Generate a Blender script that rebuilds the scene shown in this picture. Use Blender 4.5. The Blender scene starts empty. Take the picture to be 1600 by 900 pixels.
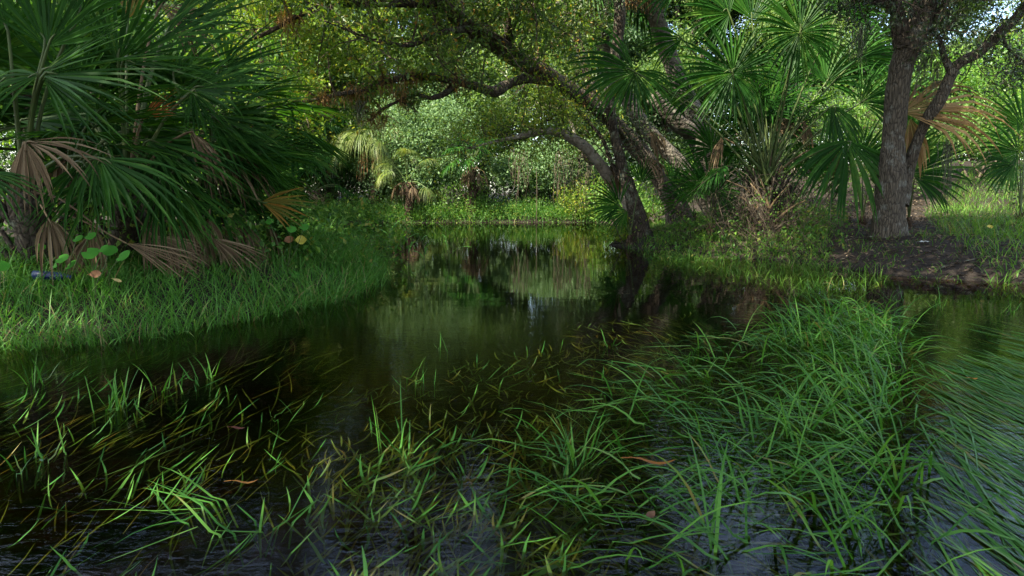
import bpy, math, random
import numpy as np
from mathutils import Vector, noise as mnoise

R = math.radians
sc = bpy.context.scene
COL = sc.collection
rng = np.random.default_rng(7)
random.seed(7)

# ------------------------------------------------------------------ camera geometry (also used to read positions off the photo)
CAM_H, PITCH, F = 0.90, R(8.0), 1067.0
cp, sp = math.cos(PITCH), math.sin(PITCH)

def ray(px, py):
    u, v = (px - 800) / F, (450 - py) / F
    return np.array([u, cp + v * sp, -sp + v * cp])

def W(px, py, Y):                      # point seen at a pixel at forward distance Y
    d = ray(px, py)
    return np.array([0, 0, CAM_H]) + d * (Y / d[1])

def G(px, py, z=0.0):                  # point of the plane z seen at a pixel
    d = ray(px, py)
    return np.array([0, 0, CAM_H]) + d * ((z - CAM_H) / d[2])

def nrm(v):
    v = np.asarray(v, float)
    return v / np.maximum(np.linalg.norm(v, axis=-1, keepdims=True), 1e-9)

UP = np.array([0, 0, 1.0])

# ------------------------------------------------------------------ mesh collecting
class MB:
    def __init__(self):
        self.v, self.q, self.m, self.n, self.s = [], [], [], 0, []

    def add(self, V, Q, mat=0, smooth=False):
        V = np.asarray(V, np.float32).reshape(-1, 3)
        Q = np.asarray(Q, np.int64).reshape(-1, 4)
        self.v.append(V); self.q.append(Q + self.n)
        self.m.append(np.full(len(Q), mat, np.int32)); self.s.append(np.full(len(Q), smooth, bool))
        self.n += len(V)

    def mesh(self, name, mats, origin=(0, 0, 0)):
        V = np.concatenate(self.v) - np.asarray(origin, np.float32)
        Q = np.concatenate(self.q); m = np.concatenate(self.m); s = np.concatenate(self.s)
        me = bpy.data.meshes.new(name)
        me.vertices.add(len(V)); me.vertices.foreach_set('co', V.astype(np.float32).ravel())
        tri = Q[:, 3] == Q[:, 2]
        tot = np.where(tri, 3, 4)
        start = np.concatenate([[0], np.cumsum(tot)[:-1]])
        keep = np.ones((len(Q), 4), bool); keep[:, 3] = ~tri
        loops = Q[keep]
        me.loops.add(len(loops)); me.loops.foreach_set('vertex_index', loops.astype(np.int32))
        me.polygons.add(len(Q)); me.polygons.foreach_set('loop_start', start.astype(np.int32))
        me.polygons.foreach_set('loop_total', tot.astype(np.int32))
        me.polygons.foreach_set('material_index', m); me.polygons.foreach_set('use_smooth', s)
        for x in mats: me.materials.append(x)
        me.update(calc_edges=True)
        return me

    def build(self, name, mats, parent=None, origin=None):
        if not isinstance(mats, (list, tuple)): mats = [mats]
        o_w = np.zeros(3) if origin is None else np.asarray(origin, float)
        if parent is not None:
            r, p = np.zeros(3), parent
            while p is not None:
                r += np.array(p.location); p = p.parent
            o_w = r
        o = bpy.data.objects.new(name, self.mesh(name, mats, o_w))
        COL.objects.link(o)
        if parent is not None: o.parent = parent
        else: o.location = o_w
        return o

def tag(o, label=None, cat=None, group=None, kind=None):
    if label: o['label'] = label
    if cat: o['category'] = cat
    if group: o['group'] = group
    if kind: o['kind'] = kind
    return o

def thing(name, loc, label, cat, group=None):
    o = bpy.data.objects.new(name, None); COL.objects.link(o)
    o.location = tuple(float(x) for x in loc); o.empty_display_size = 0.1
    return tag(o, label, cat, group)

def smooth_path(P, n):
    P = np.asarray(P, float)
    if len(P) == 2: return P[0] + (P[1] - P[0]) * np.linspace(0, 1, n)[:, None]
    E = np.vstack([2 * P[0] - P[1], P, 2 * P[-1] - P[-2]])
    seg = len(P) - 1
    t = np.linspace(0, seg - 1e-6, n); k = t.astype(int); f = (t - k)[:, None]
    a, b, c, d = E[k], E[k + 1], E[k + 2], E[k + 3]
    return 0.5 * (2 * b + (c - a) * f + (2 * a - 5 * b + 4 * c - d) * f ** 2 + (3 * b - a - 3 * c + d) * f ** 3)

def tube(mb, path, rad, sides=6, mat=0, lump=0.0, seed=0.0, flare=0.0):
    path = np.asarray(path, float); n = len(path)
    rad = np.interp(np.linspace(0, 1, n), np.linspace(0, 1, len(np.atleast_1d(rad))), np.atleast_1d(rad))
    T = np.gradient(path, axis=0); T = nrm(T)
    ref = np.array([0.31, 0.2, 0.93]) if abs(T[0][2]) < 0.8 else np.array([1.0, 0.13, 0.1])
    u = nrm(np.cross(T[0], ref)); ang = np.linspace(0, 2 * math.pi, sides, endpoint=False)
    V = np.zeros((n, sides, 3))
    for i in range(n):
        u = nrm(u - T[i] * np.dot(u, T[i])); w = np.cross(T[i], u)
        rr = np.full(sides, rad[i])
        if lump:
            for j in range(sides):
                q = path[i] + (u * math.cos(ang[j]) + w * math.sin(ang[j])) * rad[i]
                rr[j] *= 1 + lump * mnoise.noise(Vector(q * 2.2 + seed)) + 0.5 * lump * mnoise.noise(Vector(q * 7 + seed))
        if flare:
            k = math.exp(-i / n * 16)
            rr = rr * (1 + flare * k * (1 + 0.45 * np.cos(ang * 5 + seed)))
        V[i] = path[i] + (u[None] * np.cos(ang)[:, None] + w[None] * np.sin(ang)[:, None]) * rr[:, None]
    idx = np.arange(n * sides).reshape(n, sides)
    a, b = idx[:-1], idx[1:]
    Q = np.stack([a, np.roll(a, -1, 1), np.roll(b, -1, 1), b], -1).reshape(-1, 4)
    V = V.reshape(-1, 3)
    cap = len(V); V = np.vstack([V, path[-1] + T[-1] * rad[-1] * 0.4])
    e = idx[-1]
    C = np.stack([e, np.roll(e, -1), np.full(sides, cap), np.full(sides, cap)], -1)
    mb.add(V, np.vstack([Q, C]), mat, True)

def leaves(mb, C, L, wid, mat=0, D=None, updir=0.3, curl=0.15, g=None):
    g = g or rng
    n = len(C); L = np.broadcast_to(L, n)[:, None]
    d = g.normal(size=(n, 3)) if D is None else D + g.normal(size=(n, 3)) * 0.55
    d[:, 2] -= 0.15
    d = nrm(d)
    nn = g.normal(size=(n, 3)); nn[:, 2] += updir * 3
    s = nrm(np.cross(d, nn)); nn = np.cross(s, d)
    w = L * wid * g.uniform(.8, 1.2, (n, 1))
    V = np.stack([C, C + d * L * .5 + s * w * .5 + nn * L * curl * .5, C + d * L - nn * L * curl * .6, C + d * L * .48 - s * w * .5 + nn * L * curl * .5], 1)
    mb.add(V, np.arange(n * 4).reshape(n, 4), mat)

def blades(mb, B, Ln, wid, head, lean, bend, mat=0, nst=5, g=None, twist=0.5, zmin=None):
    """grass blades: B bases (n,3), head: heading angle, lean: start tilt from vertical, bend: added tilt over the length"""
    g = g or rng
    n = len(B); st = np.linspace(0, 1, nst)
    P = np.zeros((n, nst, 3)); P[:, 0] = B
    hx = np.stack([np.cos(head), np.sin(head), np.zeros(n)], -1)
    for k in range(1, nst):
        a = lean + bend * (st[k] ** 1.4)
        dz = np.cos(a); dh = np.sin(a)
        P[:, k] = P[:, k - 1] + (hx * dh[:, None] + UP * dz[:, None]) * (Ln / (nst - 1))[:, None]
    if zmin is not None:
        P[:, 1:, 2] = np.maximum(P[:, 1:, 2], zmin + g.uniform(0, .02, (n, 1)))
    sa = head + math.pi / 2 + g.normal(0, twist, n)
    sd = np.stack([np.cos(sa), np.sin(sa), g.normal(0, .25, n)], -1)
    prof = np.array([.75, 1, .95, .7, .08]) if nst == 5 else np.interp(st, [0, .25, .6, .85, 1], [.7, 1, .9, .55, .05])
    hw = (wid * .5)[:, None, None] * prof[None, :, None]
    A = P - sd[:, None] * hw; Bv = P + sd[:, None] * hw
    V = np.stack([A, Bv], 2).reshape(n, nst * 2, 3)
    q = np.array([[2 * k, 2 * k + 1, 2 * k + 3, 2 * k + 2] for k in range(nst - 1)])
    Q = (q[None] + (np.arange(n) * nst * 2)[:, None, None]).reshape(-1, 4)
    mb.add(V.reshape(-1, 3), Q, mat, True)
    return P

# ------------------------------------------------------------------ materials
def new_mat(name):
    m = bpy.data.materials.new(name); m.use_nodes = True
    nt = m.node_tree
    for x in list(nt.nodes): nt.nodes.remove(x)
    out = nt.nodes.new('ShaderNodeOutputMaterial')
    return m, nt, out

def ramp(nt, fac, stops):
    r = nt.nodes.new('ShaderNodeValToRGB'); el = r.color_ramp.elements
    while len(el) < len(stops): el.new(.5)
    for e, (p, c) in zip(el, stops):
        e.position = p; e.color = (*c, 1)
    nt.links.new(fac, r.inputs[0])
    return r.outputs[0]

def leaf_mat(name, stops, trans=.35, rough=.45, spec=.5, tint=1.5, patch=0.25):
    m, nt, out = new_mat(name)
    geo = nt.nodes.new('ShaderNodeNewGeometry')
    tc = nt.nodes.new('ShaderNodeTexCoord')
    no = nt.nodes.new('ShaderNodeTexNoise'); no.inputs['Scale'].default_value = 9; no.inputs['Detail'].default_value = 4
    nt.links.new(tc.outputs['Object'], no.inputs['Vector'])
    ma = nt.nodes.new('ShaderNodeMath'); ma.operation = 'MULTIPLY_ADD'
    nt.links.new(no.outputs['Fac'], ma.inputs[0]); ma.inputs[1].default_value = patch * 2
    mb_ = nt.nodes.new('ShaderNodeMath'); mb_.operation = 'SUBTRACT'
    nt.links.new(geo.outputs['Random Per Island'], mb_.inputs[0]); mb_.inputs[1].default_value = patch
    nt.links.new(mb_.outputs[0], ma.inputs[2])
    col = ramp(nt, ma.outputs[0], stops)
    p = nt.nodes.new('ShaderNodeBsdfPrincipled')
    nt.links.new(col, p.inputs['Base Color']); p.inputs['Roughness'].default_value = rough
    p.inputs['Specular IOR Level'].default_value = spec
    if trans:
        t = nt.nodes.new('ShaderNodeBsdfTranslucent')
        mx = nt.nodes.new('ShaderNodeMix'); mx.data_type = 'RGBA'; mx.blend_type = 'MULTIPLY'; mx.inputs['Factor'].default_value = 1
        nt.links.new(col, mx.inputs[6]); mx.inputs[7].default_value = (1.25 * tint, 1.2 * tint, .45 * tint, 1)
        nt.links.new(mx.outputs[2], t.inputs['Color'])
        s = nt.nodes.new('ShaderNodeMixShader'); s.inputs[0].default_value = trans
        nt.links.new(p.outputs[0], s.inputs[1]); nt.links.new(t.outputs[0], s.inputs[2])
        nt.links.new(s.outputs[0], out.inputs[0])
    else:
        nt.links.new(p.outputs[0], out.inputs[0])
    return m

def bark_mat(name, dark, mid, light, scale=(16, 16, 5), lichen=.3, bump=.6, furrow=True, ring=0):
    m, nt, out = new_mat(name)
    tc = nt.nodes.new('ShaderNodeTexCoord')
    mp = nt.nodes.new('ShaderNodeMapping'); mp.inputs['Scale'].default_value = scale
    nt.links.new(tc.outputs['Object'], mp.inputs[0])
    n0 = nt.nodes.new('ShaderNodeTexNoise'); n0.inputs['Scale'].default_value = 2.5; n0.inputs['Detail'].default_value = 3
    nt.links.new(tc.outputs['Object'], n0.inputs['Vector'])
    wv = nt.nodes.new('ShaderNodeVectorMath'); wv.operation = 'MULTIPLY_ADD'
    nt.links.new(n0.outputs['Color'], wv.inputs[0]); wv.inputs[1].default_value = (3.6, 3.6, 3.6); nt.links.new(mp.outputs[0], wv.inputs[2])
    vo = nt.nodes.new('ShaderNodeTexVoronoi'); vo.feature = 'DISTANCE_TO_EDGE'; vo.inputs['Scale'].default_value = 1
    nt.links.new(wv.outputs[0], vo.inputs['Vector'])
    n1 = nt.nodes.new('ShaderNodeTexNoise'); n1.inputs['Scale'].default_value = 2.2; n1.inputs['Detail'].default_value = 8; n1.inputs['Roughness'].default_value = .7
    nt.links.new(wv.outputs[0], n1.inputs['Vector'])
    h = nt.nodes.new('ShaderNodeMath'); h.operation = 'MULTIPLY_ADD'
    mr = nt.nodes.new('ShaderNodeMapRange'); nt.links.new(vo.outputs['Distance'], mr.inputs[0]); mr.inputs[1].default_value = 0; mr.inputs[2].default_value = .28
    nt.links.new(mr.outputs[0], h.inputs[0]); h.inputs[1].default_value = .55 if furrow else .1
    m2 = nt.nodes.new('ShaderNodeMath'); m2.operation = 'MULTIPLY'; nt.links.new(n1.outputs['Fac'], m2.inputs[0]); m2.inputs[1].default_value = .6
    nt.links.new(m2.outputs[0], h.inputs[2])
    fac = h.outputs[0]
    if ring:
        wa = nt.nodes.new('ShaderNodeTexWave'); wa.bands_direction = 'Z'; wa.inputs['Scale'].default_value = ring; wa.inputs['Distortion'].default_value = 3
        nt.links.new(tc.outputs['Object'], wa.inputs['Vector'])
        ad = nt.nodes.new('ShaderNodeMath'); ad.operation = 'MULTIPLY_ADD'; nt.links.new(wa.outputs['Fac'], ad.inputs[0]); ad.inputs[1].default_value = .3
        nt.links.new(fac, ad.inputs[2]); fac = ad.outputs[0]
    col = ramp(nt, fac, [(.2, dark), (.55, mid), (.95, tuple(x * 1.25 for x in mid))])
    n2 = nt.nodes.new('ShaderNodeTexNoise'); n2.inputs['Scale'].default_value = 5; n2.inputs['Detail'].default_value = 7; n2.inputs['Roughness'].default_value = .65
    nt.links.new(tc.outputs['Object'], n2.inputs['Vector'])
    l = nt.nodes.new('ShaderNodeMapRange'); nt.links.new(n2.outputs['Fac'], l.inputs[0]); l.inputs[1].default_value = .62 - lichen * .25; l.inputs[2].default_value = .70 - lichen * .2
    mx = nt.nodes.new('ShaderNodeMix'); mx.data_type = 'RGBA'
    ml = nt.nodes.new('ShaderNodeMath'); ml.operation = 'MULTIPLY'; nt.links.new(l.outputs[0], ml.inputs[0]); nt.links.new(fac, ml.inputs[1])
    nt.links.new(ml.outputs[0], mx.inputs['Factor']); nt.links.new(col, mx.inputs[6]); mx.inputs[7].default_value = (*light, 1)
    p = nt.nodes.new('ShaderNodeBsdfPrincipled'); nt.links.new(mx.outputs[2], p.inputs['Base Color'])
    p.inputs['Roughness'].default_value = .9; p.inputs['Specular IOR Level'].default_value = .15
    b = nt.nodes.new('ShaderNodeBump'); b.inputs['Strength'].default_value = bump; b.inputs['Distance'].default_value = .03
    nt.links.new(fac, b.inputs['Height']); nt.links.new(b.outputs[0], p.inputs['Normal'])
    nt.links.new(p.outputs[0], out.inputs[0])
    return m

def flat_mat(name, c, rough=.6, spec=.3, c2=None, scale=12):
    m, nt, out = new_mat(name)
    p = nt.nodes.new('ShaderNodeBsdfPrincipled')
    tc = nt.nodes.new('ShaderNodeTexCoord'); no = nt.nodes.new('ShaderNodeTexNoise'); no.inputs['Scale'].default_value = scale; no.inputs['Detail'].default_value = 6
    nt.links.new(tc.outputs['Object'], no.inputs['Vector'])
    col = ramp(nt, no.outputs['Fac'], [(.3, c), (.7, c2 or tuple(x * .7 for x in c))])
    nt.links.new(col, p.inputs['Base Color']); p.inputs['Roughness'].default_value = rough; p.inputs['Specular IOR Level'].default_value = spec
    nt.links.new(p.outputs[0], out.inputs[0])
    return m

M = {}
M['palmetto'] = leaf_mat('palmetto_leaf', [(0, (.012, .045, .008)), (.5, (.022, .075, .012)), (.85, (.04, .115, .018)), (1, (.09, .15, .03))], .32, .5, .1)
M['palm'] = leaf_mat('palm_leaf', [(0, (.010, .042, .008)), (.5, (.018, .072, .011)), (.85, (.036, .115, .016)), (1, (.08, .15, .025))], .42, .5, .15)
M['palm_pale'] = leaf_mat('pale_palm_leaf', [(0, (.07, .12, .03)), (.5, (.13, .19, .045)), (1, (.22, .24, .07))], .4, .45, .4)
M['petiole'] = flat_mat('leaf_stalk', (.045, .08, .02), .5, .25, (.07, .09, .03))
M['petiole_brown'] = flat_mat('old_leaf_stalk', (.10, .065, .035), .7, .2, (.16, .12, .07))
M['dead'] = leaf_mat('dead_frond', [(0, (.075, .05, .028)), (.5, (.15, .105, .06)), (1, (.25, .19, .12))], .15, .75, .15, 1.0)
M['dead_tan'] = leaf_mat('tan_dead_frond', [(0, (.17, .10, .045)), (.5, (.32, .20, .095)), (1, (.45, .31, .17))], .3, .7, .2, 1.2)
M['orange'] = leaf_mat('orange_frond', [(0, (.18, .055, .012)), (.6, (.28, .09, .015)), (1, (.3, .13, .02))], .3, .6, .3, 1.0)
M['yellow_frond'] = leaf_mat('yellowing_frond', [(0, (.07, .10, .02)), (.5, (.22, .15, .025)), (1, (.25, .11, .02))], .35, .5, .4, 1.0)
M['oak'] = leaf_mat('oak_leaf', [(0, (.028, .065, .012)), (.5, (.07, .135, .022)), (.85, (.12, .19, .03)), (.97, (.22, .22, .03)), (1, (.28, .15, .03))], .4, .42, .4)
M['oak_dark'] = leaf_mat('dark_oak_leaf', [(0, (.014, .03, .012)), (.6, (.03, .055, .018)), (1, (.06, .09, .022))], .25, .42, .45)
M['oak_yellow'] = leaf_mat('yellow_green_leaf', [(0, (.06, .12, .015)), (.5, (.125, .21, .024)), (.85, (.20, .28, .035)), (1, (.32, .26, .03))], .42, .45, .4)
M['grey_leaf'] = leaf_mat('grey_green_leaf', [(0, (.06, .125, .045)), (.5, (.115, .205, .08)), (1, (.2, .31, .14))], .35, .5, .3, 1.2)
M['lush'] = leaf_mat('bright_green_leaf', [(0, (.04, .11, .014)), (.5, (.08, .19, .024)), (1, (.16, .27, .04))], .42, .42, .45)
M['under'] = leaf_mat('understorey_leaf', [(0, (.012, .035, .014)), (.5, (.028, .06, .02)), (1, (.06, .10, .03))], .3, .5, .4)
M['far_a'] = leaf_mat('far_leaf', [(0, (.04, .085, .02)), (.5, (.07, .14, .03)), (1, (.14, .21, .05))], .38, .5, .35)
M['far_b'] = leaf_mat('far_dark_leaf', [(0, (.018, .05, .02)), (.5, (.036, .085, .03)), (1, (.07, .13, .04))], .3, .5, .35)
M['weed'] = leaf_mat('bank_weed', [(0, (.03, .09, .014)), (.5, (.06, .16, .024)), (.9, (.12, .22, .03)), (1, (.22, .22, .05))], .38, .5, .3)
M['grass'] = leaf_mat('bank_grass', [(0, (.04, .13, .018)), (.5, (.075, .22, .035)), (.9, (.13, .30, .06)), (.97, (.24, .26, .10)), (1, (.25, .19, .10))], .4, .5, .25, 1.2)
M['grass_short'] = leaf_mat('short_bank_grass', [(0, (.04, .12, .014)), (.5, (.08, .19, .024)), (.9, (.13, .24, .04)), (1, (.24, .20, .09))], .38, .5, .2, 1.2)
M['water_grass'] = leaf_mat('emergent_grass', [(0, (.03, .115, .018)), (.5, (.06, .19, .026)), (.9, (.11, .27, .042)), (.97, (.14, .24, .06)), (1, (.2, .18, .06))], .38, .45, .25, 1.2)
M['sub_grass'] = leaf_mat('submerged_grass', [(0, (.045, .09, .014)), (.5, (.09, .15, .022)), (.9, (.14, .19, .03)), (1, (.16, .14, .03))], .3, .6, .2, 1.0)
M['litter'] = leaf_mat('leaf_litter', [(0, (.025, .019, .014)), (.5, (.065, .048, .033)), (.9, (.14, .10, .065)), (1, (.26, .2, .14))], .1, .7, .25, 1.0)
M['vine_leaf'] = leaf_mat('broad_vine_leaf', [(0, (.035, .15, .018)), (.5, (.055, .22, .026)), (1, (.08, .28, .035))], .4, .5, .2, 1.2, .1)
M['moss'] = leaf_mat('hanging_moss', [(0, (.10, .11, .075)), (.5, (.17, .18, .13)), (1, (.26, .26, .2))], .3, .9, .1, .8)
M['airplant'] = leaf_mat('air_plant_leaf', [(0, (.16, .085, .035)), (.5, (.30, .17, .07)), (.8, (.34, .22, .10)), (1, (.16, .19, .06))], .3, .7, .2, 1.0)
M['bark_oak'] = bark_mat('furrowed_bark', (.016, .013, .010), (.10, .084, .064), (.24, .25, .22), (36, 36, 7), .3, 1.0)
M['bark_dark'] = bark_mat('dark_bark', (.014, .011, .009), (.06, .048, .036), (.17, .19, .14), (20, 20, 9), .35, .8)
M['bark_lean'] = bark_mat('scaly_bark', (.022, .017, .013), (.095, .078, .06), (.2, .20, .15), (24, 24, 10), .25, .9)
M['bark_pale'] = bark_mat('pale_bark', (.10, .08, .065), (.30, .25, .20), (.5, .48, .42), (12, 12, 8), .6, .5, False)
M['bark_palm'] = bark_mat('palm_bark', (.025, .021, .016), (.085, .074, .06), (.2, .19, .15), (10, 10, 14), .3, .7, True, 3.5)
M['boots'] = bark_mat('palm_boots', (.018, .012, .008), (.075, .05, .032), (.16, .13, .10), (14, 14, 14), .3, .9)
M['twig'] = flat_mat('twig_bark', (.06, .045, .035), .9, .1, (.12, .095, .07))
M['twig_pale'] = flat_mat('pale_twig', (.12, .095, .07), .9, .1, (.055, .042, .03))

def fan(mb, base, axis, normal, Rl, nseg=28, spread=R(110), split=.42, bend=.5, tip=.5, mat=0, wmul=1.0, fold=.35, cup=.15, g=None, ragged=.0):
    """one fan-shaped palm blade, each leaflet a folded strip that bends under its own weight"""
    g = g or rng
    axis = nrm(axis); normal = np.asarray(normal, float); normal = nrm(normal - axis * np.dot(normal, axis))
    side = np.cross(normal, axis)
    a = np.linspace(-spread, spread, nseg); da = 2 * spread / nseg
    st = np.array([.015, .2, .42, .6, .77, .9, 1.0]); ns = len(st)
    L = Rl * (1 - .28 * (np.abs(a) / spread) ** 2) * g.uniform(.9, 1.05, nseg)
    if ragged: L *= np.where(g.random(nseg) < ragged, g.uniform(.45, .8, nseg), 1)
    d = np.cos(a)[:, None] * axis + np.sin(a)[:, None] * side + normal * cup * (np.abs(a)[:, None] / 2) + normal * (.05 * (np.arange(nseg) % 2)[:, None] - .025)
    d = nrm(d + g.normal(0, .025, (nseg, 3)))
    tang = -np.sin(a)[:, None] * axis + np.cos(a)[:, None] * side
    P = np.zeros((nseg, ns, 3)); P[:, 0] = base + d * (st[0] * L)[:, None]
    D = np.zeros_like(P); D[:, 0] = d
    hang = g.uniform(.35, 1.5, nseg) * tip; snap = np.where(g.random(nseg) < .10, g.uniform(.5, 2.2, nseg), 0) * min(tip * 2, 1)
    for k in range(1, ns):
        ds = st[k] - st[k - 1]
        amt = bend * ds + (hang * ds * 2.2 if st[k] > split + .1 else 0) + (snap * ds * 4 if st[k] > .62 else 0)
        d = nrm(d - UP * np.broadcast_to(amt, nseg)[:, None])
        P[:, k] = P[:, k - 1] + d * (ds * L)[:, None]; D[:, k] = d
    hw = np.zeros((nseg, ns))
    wmax = math.tan(min(da / 2, .5)) * split * Rl * wmul
    for k in range(ns):
        hw[:, k] = math.tan(min(da / 2, .5)) * st[k] * L * 1.02 if st[k] <= split else wmax * (1 - ((st[k] - split) / (1 - split)) ** 1.25) + .0006
    if wmul < 1: hw = np.minimum(hw, wmax)
    tg = tang[:, None] - D * np.sum(D * tang[:, None], -1, keepdims=True); tg = nrm(tg)
    nv = nrm(np.cross(D, tg))
    A = P - tg * hw[..., None]; B = P - nv * (hw * fold * 2)[..., None]; C = P + tg * hw[..., None]
    V = np.stack([A, B, C], 2).reshape(nseg, ns * 3, 3)
    q = []
    for k in range(ns - 1):
        o = 3 * k
        q += [[o, o + 1, o + 4, o + 3], [o + 1, o + 2, o + 5, o + 4]]
    Q = (np.array(q)[None] + (np.arange(nseg) * ns * 3)[:, None, None]).reshape(-1, 4)
    mb.add(V.reshape(-1, 3), Q, mat)

def frond(parent, root, base, axis, normal, Rl, mat, pmat, nseg=28, prad=.012, arch=.25, **k):
    """blade + its stalk running back to the plant"""
    b = MB(); fan(b, base, axis, normal, Rl, nseg, **k)
    o = b.build('frond', [mat], parent)
    if root is not None:
        p = MB(); root = np.asarray(root); base = np.asarray(base)
        mid = (root + base) / 2 + UP * arch * np.linalg.norm(base - root) * .5
        tube(p, smooth_path([root, mid, base, base + nrm(axis) * Rl * .12], 9), [prad * 1.7, prad, prad * .8, prad * .3], 5)
        p.build('stalk', [pmat], o)
    return o

def axis_of(ang, toward=0.0):
    a = R(ang)
    return nrm([math.cos(a), -toward, math.sin(a)])

def spec_frond(parent, root, px, py, Y, ang, Rpx, spread, bend=.35, tip=.45, face=.8, toward=.1, mat='palmetto', nseg=None, pmat='petiole', side=0.0, **k):
    base = W(px, py, Y); Rl = Rpx * Y / F
    nm = np.array([side, -1, 0]) * face + UP * (1 - face)
    return frond(parent, root, base, axis_of(ang, toward), nm, Rl, M[mat], M[pmat], nseg or int(max(10, spread * 2 / (7 if mat == 'palmetto' else 6.5))), spread=R(spread), bend=bend * (.55 if mat == 'palmetto' else 1), tip=tip * (.45 if mat == 'palmetto' else .8), split=.33 if mat == 'palmetto' else .42, **k)

def rosette(parent, crown, n, Rl, stalk, mat, pmat='petiole', elev=(-20, 80), g=None, az=None, nseg=22, tip=.5, bend=.5, spread=(85, 120), prad=.01, wmul=1.0):
    g = g or rng
    for i in range(n):
        a = (2 * math.pi * (i * .618 + g.uniform(0, .1))) if az is None else g.uniform(*az)
        e = R(g.uniform(*elev)); rr = Rl * g.uniform(.8, 1.1)
        d = np.array([math.cos(a) * math.cos(e), math.sin(a) * math.cos(e), math.sin(e)])
        base = crown + d * stalk * g.uniform(.75, 1.15)
        ax = nrm(d + np.array([0, 0, -.35 - .3 * math.cos(e)]) + g.normal(0, .12, 3))
        nm = nrm(UP + d * .6 + g.normal(0, .25, 3))
        frond(parent, crown + d * .03, base, ax, nm, rr, M[mat], M[pmat], nseg, prad, spread=R(g.uniform(*spread)), bend=bend, tip=tip, g=g, wmul=wmul)

def dead_skirt(parent, crown, n, Rl, mat='dead', g=None, stalk=.25, nseg=12, az=None):
    g = g or rng
    for i in range(n):
        a = g.uniform(0, 2 * math.pi) if az is None else g.uniform(*az)
        d = np.array([math.cos(a), math.sin(a), -.15 - g.uniform(0, .4)]); d = nrm(d)
        base = crown + d * stalk * g.uniform(.6, 1.2)
        o = frond(parent, crown, base, nrm(d - UP * g.uniform(.3, 1.2)), UP + d, Rl * g.uniform(.7, 1.1), M[mat], M['petiole_brown'], nseg, .008, spread=R(g.uniform(30, 70)), bend=2.2, tip=1.5, wmul=.7, g=g, ragged=.3)
        o.name = 'dead_frond'

# ------------------------------------------------------------------ the pond and the ground
pond_px = [(0, 536), (120, 532), (250, 518), (400, 491), (500, 467), (560, 450), (592, 428), (585, 402), (545, 386), (500, 372), (430, 362), (400, 352),
           (480, 349.5), (600, 348.5), (760, 347.5), (930, 347.5), (985, 350), (990, 358), (975, 370), (950, 383), (1000, 389), (1100, 402), (1200, 406), (1300, 416), (1400, 431), (1500, 437), (1600, 442)]
pond = [(-9, -8), (-5.5, 1.5)] + [tuple(G(*p)[:2]) for p in pond_px] + [(9, 5.6), (12, 2), (11, -8)]
pond = np.array(pond)

def pond_sd(X, Y):
    """positive outside, negative inside"""
    P = np.stack([np.ravel(X), np.ravel(Y)], -1); n = len(pond)
    dmin = np.full(len(P), 1e9); inside = np.zeros(len(P), bool)
    for i in range(n):
        a, b = pond[i], pond[(i + 1) % n]; e = b - a; w = P - a
        t = np.clip((w @ e) / (e @ e), 0, 1)
        dmin = np.minimum(dmin, np.linalg.norm(w - t[:, None] * e, axis=1))
        c = (a[1] > P[:, 1]) != (b[1] > P[:, 1])
        if abs(e[1]) > 1e-9:
            xi = a[0] + (P[:, 1] - a[1]) / e[1] * e[0]
            inside ^= c & (P[:, 0] < xi)
    return np.where(inside, -dmin, dmin).reshape(np.shape(X))

def wob(x, y, s=1.0):
    return (np.sin(x * 1.7 * s + 1.3 * np.sin(y * .9 * s)) + np.sin(y * 2.1 * s + 1.7 * np.sin(x * 1.1 * s + 2)) + .5 * np.sin(x * 5.1 * s + y * 3.3 * s)) / 2.5

def sstep(x, a, b):
    t = np.clip((x - a) / (b - a), 0, 1); return t * t * (3 - 2 * t)

def height(x, y):
    x = np.asarray(x, float); y = np.asarray(y, float)
    sd = pond_sd(x, y) + .06 * wob(x, y, 2.2)
    left = 1 - sstep(x, -2, 1)
    rise = (.33 - .05 * left) * (1 - np.exp(-np.maximum(sd, 0) / (.75 - .25 * left))) + .02 * np.minimum(np.maximum(sd, 0), 20)
    hill = sstep(x, 5, 11) * sstep(y, 10, 22) * 1.3
    bed = -.32 * (1 - np.exp(-np.maximum(-sd, 0) / .7))
    return np.where(sd > 0, .012 + rise + hill + .03 * wob(x, y, 1.6) * (1 - np.exp(-np.maximum(sd, 0) * 2)), bed + .02 * wob(x, y, 2.5))

def ht(p): return float(height(np.array([p[0]]), np.array([p[1]]))[0])

def on_ground(px, py, guess=.3):
    z = guess
    for _ in range(12):
        p = G(px, py, z); z = .5 * z + .5 * ht(p)
    p = G(px, py, z); p[2] = ht(p)
    return p

gx = np.concatenate([[-400, -200, -100, -60, -40, -30, -24, -20], np.arange(-17, -8, .35), np.arange(-8, 9, .11), np.arange(9, 18, .35), [20, 24, 30, 40, 60, 100, 200, 400]])
gy = np.concatenate([[-400, -100, -40, -20, -12, -8, -5, -3, -1.5], np.arange(-.5, 14, .11), np.arange(14, 24, .25), np.arange(24, 40, 1.2), [44, 50, 60, 80, 120, 200, 400, 700]])
XX, YY = np.meshgrid(gx, gy)
ZZ = height(XX, YY)
ny, nx = XX.shape
idx = np.arange(nx * ny).reshape(ny, nx)
b = MB(); b.add(np.stack([XX, YY, ZZ], -1).reshape(-1, 3), np.stack([idx[:-1, :-1], idx[:-1, 1:], idx[1:, 1:], idx[1:, :-1]], -1).reshape(-1, 4), 0, True)

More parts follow.
